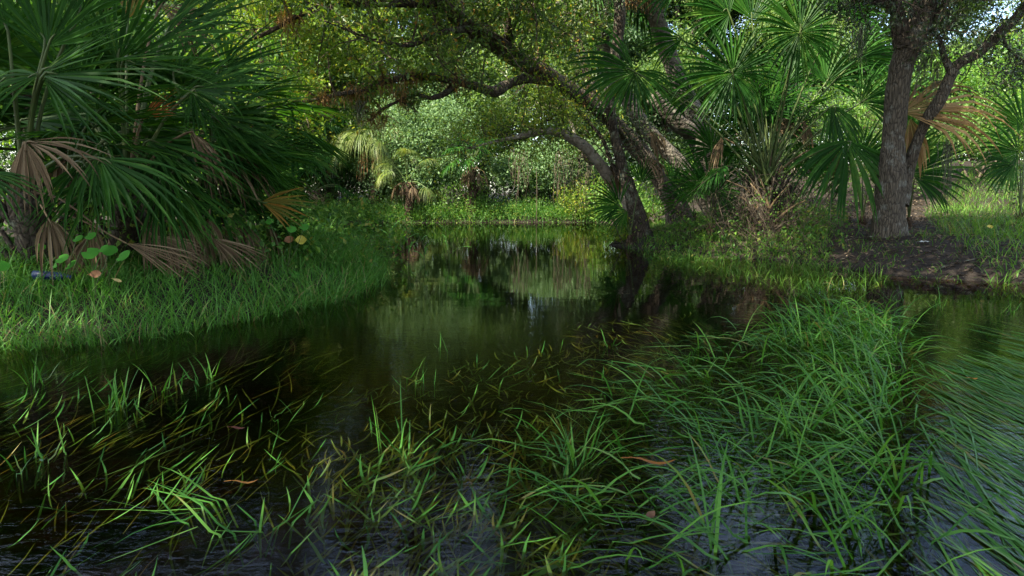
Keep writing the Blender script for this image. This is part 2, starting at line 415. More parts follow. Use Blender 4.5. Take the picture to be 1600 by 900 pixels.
m, nt, out = new_mat('muddy_soil')
tc = nt.nodes.new('ShaderNodeTexCoord')
n1 = nt.nodes.new('ShaderNodeTexNoise'); n1.inputs['Scale'].default_value = 1.6; n1.inputs['Detail'].default_value = 8
n2 = nt.nodes.new('ShaderNodeTexNoise'); n2.inputs['Scale'].default_value = 30; n2.inputs['Detail'].default_value = 8; n2.inputs['Roughness'].default_value = .75
for q in (n1, n2): nt.links.new(tc.outputs['Object'], q.inputs['Vector'])
mm = nt.nodes.new('ShaderNodeMath'); mm.operation = 'MULTIPLY_ADD'; nt.links.new(n2.outputs['Fac'], mm.inputs[0]); mm.inputs[1].default_value = .7
m3 = nt.nodes.new('ShaderNodeMath'); m3.operation = 'MULTIPLY'; nt.links.new(n1.outputs['Fac'], m3.inputs[0]); m3.inputs[1].default_value = .4
nt.links.new(m3.outputs[0], mm.inputs[2])
col = ramp(nt, mm.outputs[0], [(.3, (.010, .0085, .007)), (.55, (.026, .020, .0155)), (.8, (.06, .047, .037))])
pr = nt.nodes.new('ShaderNodeBsdfPrincipled'); nt.links.new(col, pr.inputs['Base Color']); pr.inputs['Roughness'].default_value = .9; pr.inputs['Specular IOR Level'].default_value = .2
bp = nt.nodes.new('ShaderNodeBump'); bp.inputs['Strength'].default_value = .7; bp.inputs['Distance'].default_value = .04
nt.links.new(n2.outputs['Fac'], bp.inputs['Height']); nt.links.new(bp.outputs[0], pr.inputs['Normal']); nt.links.new(pr.outputs[0], out.inputs[0])
tag(b.build('ground', m), kind='structure')

# water: a closed body, clear at the surface and stained brown inside
m, nt, out = new_mat('pond_water')
tc = nt.nodes.new('ShaderNodeTexCoord')
mp = nt.nodes.new('ShaderNodeMapping'); mp.inputs['Scale'].default_value = (1.0, 2.6, 1); mp.inputs['Rotation'].default_value = (0, 0, R(8))
nt.links.new(tc.outputs['Object'], mp.inputs[0])
na = nt.nodes.new('ShaderNodeTexNoise'); na.inputs['Scale'].default_value = 11; na.inputs['Detail'].default_value = 3; na.inputs['Distortion'].default_value = .8
nb = nt.nodes.new('ShaderNodeTexNoise'); nb.inputs['Scale'].default_value = 1.3; nb.inputs['Detail'].default_value = 2
nc = nt.nodes.new('ShaderNodeTexNoise'); nc.inputs['Scale'].default_value = .45; nc.inputs['Detail'].default_value = 2
for q in (na, nb): nt.links.new(mp.outputs[0], q.inputs['Vector'])
nt.links.new(tc.outputs['Object'], nc.inputs['Vector'])
# rippled in the shallow near part, calm further out
sx = nt.nodes.new('ShaderNodeSeparateXYZ'); nt.links.new(tc.outputs['Object'], sx.inputs[0])
mr = nt.nodes.new('ShaderNodeMapRange'); nt.links.new(sx.outputs['Y'], mr.inputs[0]); mr.inputs[1].default_value = 2.2; mr.inputs[2].default_value = 5.5; mr.inputs[3].default_value = .4; mr.inputs[4].default_value = .025
mc = nt.nodes.new('ShaderNodeMath'); mc.operation = 'MULTIPLY'; nt.links.new(mr.outputs[0], mc.inputs[0]); nt.links.new(nc.outputs['Fac'], mc.inputs[1])
md = nt.nodes.new('ShaderNodeMath'); md.operation = 'MULTIPLY'; nt.links.new(na.outputs['Fac'], md.inputs[0]); nt.links.new(mc.outputs[0], md.inputs[1])
me_ = nt.nodes.new('ShaderNodeMath'); me_.operation = 'MULTIPLY_ADD'; nt.links.new(nb.outputs['Fac'], me_.inputs[0]); me_.inputs[1].default_value = .16; nt.links.new(md.outputs[0], me_.inputs[2])
bp = nt.nodes.new('ShaderNodeBump'); bp.inputs['Strength'].default_value = .32; bp.inputs['Distance'].default_value = .03
nt.links.new(me_.outputs[0], bp.inputs['Height'])
gl = nt.nodes.new('ShaderNodeBsdfGlossy'); gl.inputs['Roughness'].default_value = .008; nt.links.new(bp.outputs[0], gl.inputs['Normal'])
tr = nt.nodes.new('ShaderNodeBsdfTransparent'); tr.inputs['Color'].default_value = (.86, .80, .68, 1)
fr = nt.nodes.new('ShaderNodeFresnel'); fr.inputs['IOR'].default_value = 1.33; nt.links.new(bp.outputs[0], fr.inputs['Normal'])
ms = nt.nodes.new('ShaderNodeMixShader'); nt.links.new(fr.outputs[0], ms.inputs[0]); nt.links.new(tr.outputs[0], ms.inputs[1]); nt.links.new(gl.outputs[0], ms.inputs[2])
nt.links.new(ms.outputs[0], out.inputs[0])
va = nt.nodes.new('ShaderNodeVolumeAbsorption'); va.inputs['Color'].default_value = (.62, .46, .17, 1); va.inputs['Density'].default_value = 6.5
nt.links.new(va.outputs[0], out.inputs['Volume'])
b = MB()
x0, x1, y0, y1, zb = -30, 30, -7.5, 26, -.6
V = [(x0, y0, 0), (x1, y0, 0), (x1, y1, 0), (x0, y1, 0), (x0, y0, zb), (x1, y0, zb), (x1, y1, zb), (x0, y1, zb)]
b.add(V, [(0, 1, 2, 3), (7, 6, 5, 4), (0, 4, 5, 1), (1, 5, 6, 2), (2, 6, 7, 3), (3, 7, 4, 0)])
tag(b.build('water', m), kind='structure')

# ------------------------------------------------------------------ helpers for scattering
def in_poly(P, poly):
    poly = np.asarray(poly, float); ins = np.zeros(len(P), bool)
    for i in range(len(poly)):
        a, c = poly[i], poly[(i + 1) % len(poly)]
        k = (a[1] > P[:, 1]) != (c[1] > P[:, 1])
        xi = a[0] + (P[:, 1] - a[1]) / (c[1] - a[1] + 1e-12) * (c[0] - a[0])
        ins ^= k & (P[:, 0] < xi)
    return ins

def scatter(poly_px, n, z=0.0, world=False, clump=0.0, cs=3.0):
    poly = np.array(poly_px, float) if world else np.array([G(px, py, z)[:2] for px, py in poly_px])
    lo, hi = poly.min(0), poly.max(0); outp = np.zeros((0, 2))
    while len(outp) < n:
        P = rng.uniform(lo, hi, (n * 3, 2)); P = P[in_poly(P, poly)]
        if clump: P = P[rng.random(len(P)) > clump * (.5 + .9 * wob(P[:, 0], P[:, 1], cs))]
        outp = np.vstack([outp, P])
    return outp[:n]

def cloud(centers, n_cl, per, sig, g=None, shell=.55, keep=None):
    """leaf positions clumped through the volume of a set of ellipsoids (centre, radii)"""
    g = g or rng
    vol = np.array([r[0] * r[1] * r[2] for _c, r in centers]) ** .75; vol /= vol.sum()
    pick = g.choice(len(centers), n_cl, p=vol)
    d = nrm(g.normal(size=(n_cl, 3))); rad = g.uniform(shell, 1.05, n_cl)
    C = np.array([centers[i][0] for i in pick]) + d * rad[:, None] * np.array([centers[i][1] for i in pick])
    cnt = (per * g.uniform(.5, 1.5, n_cl)).astype(int)
    s = sig * g.uniform(.6, 1.4, n_cl)
    P = np.repeat(C, cnt, 0) + g.normal(size=(cnt.sum(), 3)) * np.repeat(s, cnt)[:, None] * np.array([1, 1, .7])
    return P, C

def sprout(tw, anch, path, rad, n, L, t0, up, g, depth, sides=4, spread=.9, along=.5):
    path = np.asarray(path)
    for _ in range(n):
        t = t0 + (1 - t0) * g.random() ** .8
        i = min(int(t * (len(path) - 1)), len(path) - 2)
        p = path[i]; T = nrm(path[i + 1] - path[i])
        d = nrm(T * along + nrm(g.normal(size=3)) * spread + UP * up)
        l = L * g.uniform(.5, 1.2); k = 5
        Q = [p]
        for j in range(k):
            d = nrm(d + g.normal(0, .22, 3) + UP * up * .12)
            Q.append(Q[-1] + d * l / k)
        Q = np.array(Q)
        tube(tw, Q, [rad, rad * .3], sides, 0)
        if depth > 0: sprout(tw, anch, Q, rad * .45, max(3, int(n * .0 + 6)), L * .45, .2, up, g, depth - 1, 3, spread, along)
        else:
            anch.append(np.concatenate([Q[2:], d[None]], 0))

def anchor_leaves(mb, anch, per, L, wid, sig, mat, g=None, **k):
    g = g or rng
    A = np.concatenate([a[:-1] for a in anch]); D = np.concatenate([np.repeat(a[-1:], len(a) - 1, 0) for a in anch])
    A = np.repeat(A, per, 0); D = np.repeat(D, per, 0)
    A = A + g.normal(size=A.shape) * sig
    leaves(mb, A, L * g.uniform(.7, 1.3, len(A)), wid, mat, D * .6, g=g, **k)

# ------------------------------------------------------------------ left bank: saw palmettos in the shade
def stem(parent, pts, r, mat='boots', name='trunk', sides=9, lump=.35, seed=1., flare=0, stubs=0, g=None, stublen=1.0):
    t = MB(); path = smooth_path(pts, max(10, len(pts) * 6))
    tube(t, path, r, sides, 0, lump, seed, flare)
    g = g or rng
    for i in range(stubs):                      # old leaf bases standing off the trunk
        f = g.uniform(.1, .97); k = int(f * (len(path) - 1)); a = g.uniform(0, 2 * math.pi)
        rr = np.interp(f, np.linspace(0, 1, len(np.atleast_1d(r))), np.atleast_1d(r))
        o = np.array([math.cos(a), math.sin(a), .0])
        p0 = path[k] + o * rr * .7
        l = g.uniform(.8, 1.9) * rr * stublen
        tube(t, [p0, p0 + (o * .6 + UP * .6) * l * .6, p0 + (o * .8 + UP * 1.1) * l], [rr * .3, rr * .2, rr * .12], 4, 0)
    return t.build(name, [M[mat]], parent)

g = np.random.default_rng(11)
# nearest plant, its blades facing the water
rootA = W(38, 300, 4.9)
pA = thing('saw_palmetto', (rootA[0], rootA[1], ht(rootA)), 'big dark green saw palmetto nearest the water on the shaded left bank, with a grey dead leaf hanging at its foot', 'palmetto', 'saw palmettos on the left bank')
pA['label'] = 'biggest dark green palmetto, grey dead leaf hanging over its black stem foot'
stem(pA, [(rootA[0] - .35, rootA[1] + .5, ht(rootA) - .05), (rootA[0] - .15, rootA[1] + .3, ht(rootA) + .15), rootA + UP * .0], [.16, .14, .11], 'bark_dark', stubs=26, g=g)
for s in [(66, 118, 4.55, 4, 205, 40, .18, .15, .45, .05), (68, 122, 4.62, -24, 185, 30, .3, .3, .5, .2), (75, 72, 4.75, 52, 185, 48, .1, .15, .7, .1), (70, 70, 4.78, 105, 150, 40, .1, .15, .7, .1),
          (156, 247, 4.5, -24, 190, 36, .5, .7, .4, .25), (150, 247, 4.5, -75, 95, 50, .4, .7, .6, .3), (10, 40, 4.8, 150, 190, 70, .2, .3, .8, .1), (20, 120, 4.7, 205, 170, 60, .5, .5, .5, .2), (60, 118, 4.6, 195, 120, 50, .7, .8, .5, .3),
          (-30, 268, 4.3, -30, 120, 40, .5, .5, .5, .2), (120, 30, 4.9, 70, 190, 50, .1, .15, .7, 0), (30, 190, 5.1, 14, 190, 45, .3, .4, .4, -.1), (62, 116, 4.6, 30, 190, 28, .1, .1, .4, .0)]:
    spec_frond(pA, rootA, s[0], s[1], s[2], s[3], s[4], s[5], s[6], s[7], s[8], s[9], g=g)
for s in [(42, 222, 4.45, -5, 150, 28, .35, .5, .4, .1), (38, 222, 4.4, -75, 125, 40, 1.0, .8, .6, .25)]:
    o = spec_frond(pA, rootA, *s[:8], s[8], s[9], mat='dead', pmat='petiole_brown', g=g, wmul=.9, ragged=.3); o.name = 'dead_frond'

rootB = W(200, 310, 5.5)
pB = thing('saw_palmetto', (rootB[0], rootB[1], ht(rootB)), 'dark palmetto with upright fans and an orange withered leaf, between two shaded palmettos', 'palmetto', 'saw palmettos on the left bank')
stem(pB, [(rootB[0] - .3, rootB[1] + .4, ht(rootB) - .05), rootB - UP * .1, rootB], [.14, .13, .1], 'bark_dark', stubs=22, g=g)
for s in [(184, 96, 5.2, 78, 160, 42, .08, .1, .9, 0), (190, 98, 5.25, 26, 205, 30, .15, .15, .6, 0), (300, 140, 5.5, 12, 165, 42, .2, .2, .5, .05), (300, 142, 5.45, -58, 95, 40, .3, .4, .6, .2), (190, 98, 5.2, -4, 180, 30, .3, .3, .4, .1),
          (120, 150, 5.6, 110, 150, 60, .2, .3, .8, 0), (255, 60, 5.9, 32, 190, 38, .15, .2, .6, -.1), (230, 220, 5.3, -10, 180, 36, .45, .5, .4, .2), (140, 190, 5.6, 150, 140, 50, .4, .5, .5, .1), (250, 180, 5.8, 22, 180, 40, .25, .3, .5, 0), (270, 30, 6.0, 20, 130, 40, .2, .2, .6, 0)]:
    spec_frond(pB, rootB, s[0], s[1], s[2], s[3], s[4], s[5], s[6], s[7], s[8], s[9], g=g)
rosette(pA, rootA + np.array([.1, .35, .1]), 10, .8, .6, 'palmetto', elev=(-5, 55), g=g, nseg=24, tip=.25, bend=.25, spread=(35, 70), az=(-1.6, 1.2))
rosette(pB, rootB + np.array([0, .3, 0]), 11, .85, .65, 'palmetto', elev=(-5, 55), g=g, nseg=24, tip=.25, bend=.25, spread=(35, 70), az=(-1.8, 1.2))
dead_skirt(pB, rootB, 4, .7, 'dead', g, .5, az=(-2.2, .4))
dead_skirt(pA, rootA, 2, .6, 'dead', g, .45, az=(-1.2, .4))
o = spec_frond(pB, rootB, 222, 186, 5.35, 32, 78, 22, .1, .1, .8, .1, mat='orange', pmat='petiole_brown', g=g); o.name = 'withered_frond'
o = spec_frond(pB, rootB, 200, 30, 6.1, 75, 120, 35, .1, .2, .8, 0, mat='yellow_frond', g=g); o.name = 'withered_frond'
for s in [(296, 206, 5.3, -48, 120, 26, .9, .7, .6, .1), (250, 8, 6.2, -20, 120, 30, .5, .5, .6, .0)]:
    o = spec_frond(pB, rootB, *s[:8], s[8], s[9], mat='dead', pmat='petiole_brown', g=g, wmul=.9, ragged=.3); o.name = 'dead_frond'

rootC = W(330, 320, 6.3)
pC = thing('saw_palmetto', (rootC[0], rootC[1], ht(rootC)), 'palmetto whose spiky fans reach towards the water, one yellow-orange leaf low down', 'palmetto', 'saw palmettos on the left bank')
stem(pC, [(rootC[0] - .4, rootC[1] + .3, ht(rootC) - .05), rootC - UP * .1, rootC], [.13, .12, .09], 'bark_dark', stubs=22, g=g)
for s in [(332, 180, 6.0, 6, 165, 42, .18, .2, .5, .05), (330, 184, 5.95, -30, 150, 34, .35, .4, .5, .2), (396, 243, 6.2, 8, 100, 60, .25, .3, .7, .1), (396, 245, 6.2, -50, 75, 50, .3, .4, .7, .15), (300, 205, 6.1, 195, 120, 50, .4, .5, .5, .1),
          (340, 110, 6.4, 20, 140, 45, .2, .2, .6, 0), (420, 350, 6.6, 20, 75, 70, .3, .4, .7, .1), (370, 300, 6.4, -8, 130, 45, .4, .5, .5, .1), (270, 120, 6.6, 40, 160, 45, .15, .2, .6, 0), (345, 215, 6.3, 0, 150, 40, .3, .3, .4, .1)]:
    spec_frond(pC, rootC, s[0], s[1], s[2], s[3], s[4], s[5], s[6], s[7], s[8], s[9], g=g)
rosette(pC, rootC + np.array([-.35, .25, 0]), 13, .85, .65, 'palmetto', elev=(-10, 50), g=g, nseg=24, tip=.25, bend=.25, spread=(35, 70), az=(-1.6, 1.0))
dead_skirt(pC, rootC, 6, .75, 'dead', g, .5, az=(-2.0, .5))
for s in [(408, 316, 5.9, -2, 88, 34, .2, .2, .8, .1)]:
    o = spec_frond(pC, rootC, *s[:8], s[8], s[9], mat='yellow_frond', g=g); o.name = 'withered_frond'
for s in [(345, 232, 6.1, -35, 125, 30, .7, .7, .6, .1), (310, 210, 6.0, -60, 110, 25, .8, .8, .6, .1), (380, 260, 6.3, -40, 80, 40, .7, .8, .6, .1)]:
    o = spec_frond(pC, rootC, *s[:8], s[8], s[9], mat='dead', pmat='petiole_brown', g=g, wmul=.9, ragged=.3); o.name = 'dead_frond'

for (px, py, Y, n, rl, lab) in [(-60, 240, 5.9, 15, .85, 'palmetto cut by the photo edge, behind the biggest palmetto'), (110, 215, 6.7, 16, .85, 'palmetto deep in the thicket, mostly hidden by the biggest palmetto'),
                                (250, 215, 7.3, 15, .85, 'palmetto deep in the thicket behind the orange withered leaf'), (370, 215, 7.8, 13, .8, 'palmetto at the back of the thicket, nearest the dark gap by the far bank'), (40, 90, 7.6, 14, .9, 'tall palmetto rising at the back of the thicket, tips against the sky')]:
    c = W(px, py, Y); t = thing('saw_palmetto', (c[0], c[1], ht(c)), lab, 'palmetto', 'saw palmettos on the left bank')
    stem(t, [(c[0] - .2, c[1] + .3, ht(c) - .05), c - UP * .15, c], [.14, .12, .09], 'bark_dark', stubs=14, g=g)
    rosette(t, c, n, rl, .75, 'palmetto', elev=(-15, 80), g=g, nseg=24, tip=.2, bend=.2)
    dead_skirt(t, c, 5, .7, 'dead', g)

# fallen dead fronds on the bank
for (px, py, Y, ang, Rpx, sp_, rx, ry, lab) in [(197, 380, 4.75, -14, 135, 15, 60, 322, 'largest fallen grey-brown fan leaf, its long stalk running up to the left'), (238, 368, 5.1, -22, 110, 22, 165, 298, 'fallen brown fan leaf lying just behind the largest fallen leaf'),
                                        (332, 373, 5.5, -25, 92, 26, 255, 318, 'fallen brown fan leaf farthest along the bank towards the water'), (326, 345, 5.9, -50, 70, 35, 300, 290, 'small dead fan leaf propped upright in the weeds above the fallen leaves')]:
    bs = W(px, py, Y); b = MB()
    fan(b, bs, axis_of(ang, .12), np.array([.1, -.5, .8]), Rpx * Y / F, 16, R(sp_ * 1.3), bend=.15, tip=.15, g=g, cup=.1, wmul=1.1, ragged=.3, fold=.5)
    o = b.build('fallen_frond', [M['dead']], None, bs); tag(o, lab, 'dead leaf', 'fallen fan leaves on the left bank')
    p = MB(); e = W(rx, ry, Y + .25); tube(p, smooth_path([e, (e + bs) / 2 + UP * .03, bs], 8), [.008, .007, .006], 5); p.build('stalk', [M['petiole_brown']], o)

# dark leafy undergrowth below the palmettos
P, C = cloud([(np.array([x, y, ht((x, y)) + .25]), np.array([.7, .6, .35])) for x, y in [(-4.6, 5.2), (-3.4, 5.6), (-2.6, 6.2), (-2.0, 6.9), (-3.6, 7.0), (-5.4, 6.2), (-2.9, 8.2), (-4.6, 8.2), (-1.9, 8.4), (-6.6, 6.6)]], 500, 16, .16, g)
b = MB(); leaves(b, P, g.uniform(.03, .075, len(P)), .6, 0, g=g)
tag(b.build('undergrowth', [M['weed']]), 'dark leafy undergrowth beneath the palmettos', 'undergrowth', kind='stuff')

# thicket of small trees behind the palmettos, sunlit
def shrub(name, lab, cat, c, ell, n_cl, per, L, mat, stems=4, sig=.22, group=None, part='foliage', shell=.5, wid=.5, seed=1):
    g = np.random.default_rng(seed); c = np.array(c, float)
    t = thing(name, (c[0], c[1], ht(c)), lab, cat, group)
    base = np.array([c[0], c[1], ht(c)])
    el = [(base + np.array(e[:3]), np.array(e[3:])) for e in ell]
    P, C = cloud(el, n_cl, per, sig, g, shell)
    P[:, 2] = np.maximum(P[:, 2], ht(c) + .03)
    b = MB(); leaves(b, P, L * g.uniform(.6, 1.3, len(P)), wid, 0, g=g); b.build(part, [M[mat]], t)
    s = MB()
    for i in range(stems):
        q = el[i % len(el)][0] + g.normal(size=3) * .25 * el[i % len(el)][1]
        r = .012 + .006 * np.linalg.norm(q - base)
        tube(s, smooth_path([base + np.array([g.normal(0, .12), g.normal(0, .12), -.05]), (base + q) / 2 + g.normal(size=3) * .15, q], 8), [r, r * .4], 5)
        for j in range(8):
            k = C[g.integers(len(C))]
            if np.linalg.norm(k - q) < 2.2: tube(s, smooth_path([q, (q + k) / 2 + g.normal(size=3) * .12, k], 5), [r * .35, r * .12], 3)
    s.build('stem', [M['twig']], t)
    return t

BW = 'bushes behind the palmettos'
shrub('bush', 'sunlit bush behind the palmettos, showing bright through their gaps near the photo edge', 'bush', (-7.4, 9.2), [(0, 0, 1.2, 1.3, 1.2, 1.2), (.6, .2, 2.6, 1, 1, 1), (-1.2, 0, 3.2, 1.2, 1, 1)], 220, 34, .09, 'lush', 5, .25, BW, seed=21)
shrub('bush', 'sunlit bush behind the middle of the palmetto thicket', 'bush', (-4.6, 10.4), [(0, 0, 1.1, 1.2, 1.1, 1.1), (.4, .3, 2.3, 1, 1, .9)], 180, 34, .09, 'lush', 5, .25, BW, seed=22)

# ------------------------------------------------------------------ far bank
FB = 21.0
def far(px, py, dY=0): return W(px, py, FB + dY)

c = far(655, 330, .8)
shrub('domed_shrub', 'large rounded grey-green shrub on the far bank, sunlit, in the middle of the view', 'shrub', c,
      [(0, 0, 1.7, 1.6, 1.4, 1.2), (-.7, -.5, 2.5, 1.2, 1.1, .9), (-1.0, -.4, 1.6, .8, .9, .7), (.7, .2, 2.6, 1.1, 1.1, .9), (0, -.5, 1.0, 1.5, 1.0, .8)], 620, 75, .09, 'grey_leaf', 6, .2, seed=31)
c = far(860, 330, .6)
shrub('rounded_shrub', 'pale grey-green shrub overhanging the far water behind the bleached leaning trunk', 'shrub', c,
      [(0, 0, 1.35, 1.4, 1.0, .7), (.9, .2, 1.5, .9, .9, .75), (-1.0, 0, 1.3, .8, .8, .5)], 420, 70, .085, 'grey_leaf', 6, .17, seed=32)
c = far(905, 335, -.4)
shrub('yellowish_shrub', 'thin yellow-green shrub at the far waterline, just left of the leaning trunks', 'shrub', c, [(0, 0, .55, .7, .5, .5), (.4, .2, .95, .5, .4, .4)], 110, 30, .07, 'oak_yellow', 6, .16, seed=33)
c = far(735, 335, 0)
shrub('leafy_shrub', 'small bright leafy shrub at the foot of the brown palm on the far bank', 'shrub', c, [(0, 0, .6, .6, .5, .5), (-.7, 0, .5, .5, .5, .4)], 90, 32, .075, 'lush', 4, .15, seed=34)
c = far(540, 335, .6)
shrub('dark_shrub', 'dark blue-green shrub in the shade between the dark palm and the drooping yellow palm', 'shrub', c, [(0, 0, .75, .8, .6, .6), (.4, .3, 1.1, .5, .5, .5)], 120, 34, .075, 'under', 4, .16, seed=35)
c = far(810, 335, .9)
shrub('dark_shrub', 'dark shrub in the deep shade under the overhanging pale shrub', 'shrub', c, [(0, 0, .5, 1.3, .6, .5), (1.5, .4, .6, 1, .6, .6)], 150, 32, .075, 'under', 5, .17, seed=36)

g = np.random.default_rng(12)
def cab_palm(lab, px, py_crown, Y, n, rl, mat, dead, tr, name='cabbage_palm', group='palms on the far bank', stalk=.8, deadmat='dead', elev=(-25, 80), skirt=.9, nseg=22, bend=.6, fine=False):
    c = W(px, py_crown, Y); base = np.array([c[0], c[1], ht(c)])
    t = thing(name, base, lab, 'palm', group)
    stem(t, [base - UP * .05, (base + c) / 2 + np.array([.05, 0, 0]), c], [tr * 1.1, tr, tr * .9], 'boots', stubs=int(20 + 10 * (c[2] - base[2])), g=g)
    rosette(t, c, n, rl, stalk, mat, elev=elev, g=g, nseg=nseg, tip=.8, bend=bend, prad=.014, wmul=.5 if fine else 1.0)
    if dead: dead_skirt(t, c, dead, skirt, deadmat, g, .35)
    return t
cab_palm('palm with yellow-green leaves drooping in a curtain beside the domed grey-green shrub', 582, 232, 21.0, 30, 1.0, 'palm_pale', 12, .13, nseg=40, fine=True, bend=1.5, elev=(-30, 55), deadmat='dead_tan', skirt=1.0)
cab_palm('short palm with a skirt of grey dead leaves in front of the domed shrub', 636, 285, 20.3, 13, .62, 'palm_pale', 12, .10, nseg=34, fine=True, skirt=.6, bend=1.0)
cab_palm('scruffy palm with brown hanging leaves on the far bank, above a grey stump', 735, 262, 20.8, 12, .75, 'palm', 9, .13, elev=(0, 75), deadmat='dead', skirt=.65)
cab_palm('shaded dark palm with a tan beard of dead leaves near the drooping palm', 512, 232, 22.0, 18, 1.2, 'palmetto', 9, .18, deadmat='dead_tan', skirt=.8)
cab_palm('low shaded palm at the far water edge behind the tips of the near palmettos', 490, 300, 20.6, 11, .8, 'palm', 8, .13)
cab_palm('dark palm with grey-brown dead leaves half hidden behind the near palmetto tips', 462, 250, 22.5, 14, 1.1, 'palmetto', 10, .18)

# grey fibrous stump
c = far(705, 300, -.1); base = np.array([c[0], c[1], ht(c)])
t = thing('tree_stump', base, 'pale grey ragged stump hung with fibres on the far bank', 'stump')
stem(t, [base, base + UP * .35, base + UP * .75], [.17, .15, .11], 'bark_pale', lump=.4, g=g)
b = MB()
for i in range(60):
    a = g.uniform(0, 6.28); p = base + UP * g.uniform(.6, .95) + np.array([math.cos(a), math.sin(a), 0]) * .12
    tube(b, [p, p + np.array([math.cos(a) * .16, math.sin(a) * .16, -.12]), p + np.array([math.cos(a) * .2, math.sin(a) * .2, -g.uniform(.35, .75)])], [.014, .012, .005], 3)
b.build('bark_fibre', [M['moss']], t)['kind'] = 'stuff'

# hanging roots and vines under the pale shrub
for px, lab in [(872, 'brown bundle of dry vines hanging in front of the pale shrub'), (918, 'brown dry vines hanging close behind the bleached leaning trunk'), (812, 'sparse brown vines hanging down to the far waterline under the pale shrub')]:
    top = far(px, 235, -.7); b = MB()
    for i in range(18):
        p = top + np.array([g.normal(0, .16), g.normal(0, .15), g.uniform(-.25, .1)]); l = g.uniform(.6, 1.6)
        q = [p]
        for k in range(5): q.append(q[-1] + np.array([g.normal(0, .05), g.normal(0, .05), -l / 5]))
        tube(b, q, [.009, .005], 3)
    tag(b.build('hanging_vine', [M['twig']], None, top), lab, 'vine', 'dry vines hanging on the far bank')
b = MB(); tube(b, smooth_path([far(838, 262, -1), far(839, 300, -1), far(838, 349, -1)], 8), [.009, .008, .009], 5); tag(b.build('sapling', [M['twig_pale']], None, far(838, 349, -1)), 'single slim pale stem rising straight from the far waterline', 'stem')

# weeds along the far edge: a single mass
Pw = []
far_edge = smooth_path([G(430, 352)[:2], G(480, 348.8)[:2], G(600, 347.8)[:2], G(760, 346.8)[:2], G(930, 346.8)[:2], G(1000, 348)[:2]], 60)
n = 3200
e = far_edge[g.integers(0, 60, n)]; C = np.stack([e[:, 0] + g.normal(0, .35, n), e[:, 1] + np.abs(g.normal(0, .8, n)) - .22, np.zeros(n)], -1)
hf = n // 2; C[:hf, 0] = e[:hf, 0] + g.normal(0, .3, hf); sdv = pond_sd(C[:hf, 0], C[:hf, 1]); C[:hf, 1] -= np.clip(sdv, -1, 3) - g.uniform(-.12, .35, hf)
C[:, 2] = np.maximum(height(C[:, 0], C[:, 1]), 0) + .03 + g.uniform(0, .5, n) * (.5 + .5 * np.clip(wob(C[:, 0], C[:, 1], 1.3) + .5, 0, 1.5))
P = np.repeat(C, 16, 0); P = P + g.normal(size=P.shape) * .12; P[:, 2] = np.maximum(P[:, 2], .02)
b = MB(); leaves(b, P, g.uniform(.03, .07, len(P)), .45, 0, g=g)
n = 6000; e = far_edge[g.integers(0, 60, n)]
B = np.stack([e[:, 0] + g.normal(0, .3, n), e[:, 1] + g.normal(.2, .25, n), np.zeros(n)], -1); B[:, 2] = height(B[:, 0], B[:, 1])
blades(b, B, g.uniform(.2, .55, n), g.uniform(.012, .022, n), g.uniform(0, 6.28, n), g.uniform(0, .35, n), g.uniform(.3, 1.6, n), 1, g=g)
tag(b.build('bank_weeds', [M['weed'], M['grass']]), 'low green weeds covering the far edge of the pond', 'weeds', kind='stuff')

# trees of the wood behind
def tree_template(seed, H, spread, mat, L, ncl, per, bark='bark_dark', low=.25):
    g = np.random.default_rng(seed)
    t = MB(); base = np.zeros(3); top = np.array([g.normal(0, .4), g.normal(0, .4), H * .8])
    path = smooth_path([base - UP * .2, np.array([g.normal(0, .2), g.normal(0, .2), H * .35]), top], 14)
    tube(t, path, [H * .026, H * .02, H * .006], 8, 0, .2, seed, .4)
    ell = []
    for i in range(15):
        z = H * g.uniform(low, .95); rr = spread * g.uniform(.3, 1.0) * (1 - .45 * abs(z / H - .55) * 1.3); a = g.uniform(0, 6.28)
        c = np.array([math.cos(a) * rr, math.sin(a) * rr, z]); s = spread * g.uniform(.28, .5)
        ell.append((c, np.array([s, s, s * .7])))
        i0 = int(np.clip(z / H * .8, .15, .95) * 13)
        tube(t, smooth_path([path[i0], (path[i0] + c) / 2 + UP * .2, c], 7), [H * .008, H * .003], 5)
    P, C = cloud(ell, ncl, per, spread * .085, g, .35)
    b = MB(); leaves(b, P, L * g.uniform(.6, 1.3, len(P)), .5, 0, g=g)
    return t.mesh('trunk', [M[bark]]), b.mesh('crown', [M[mat]])

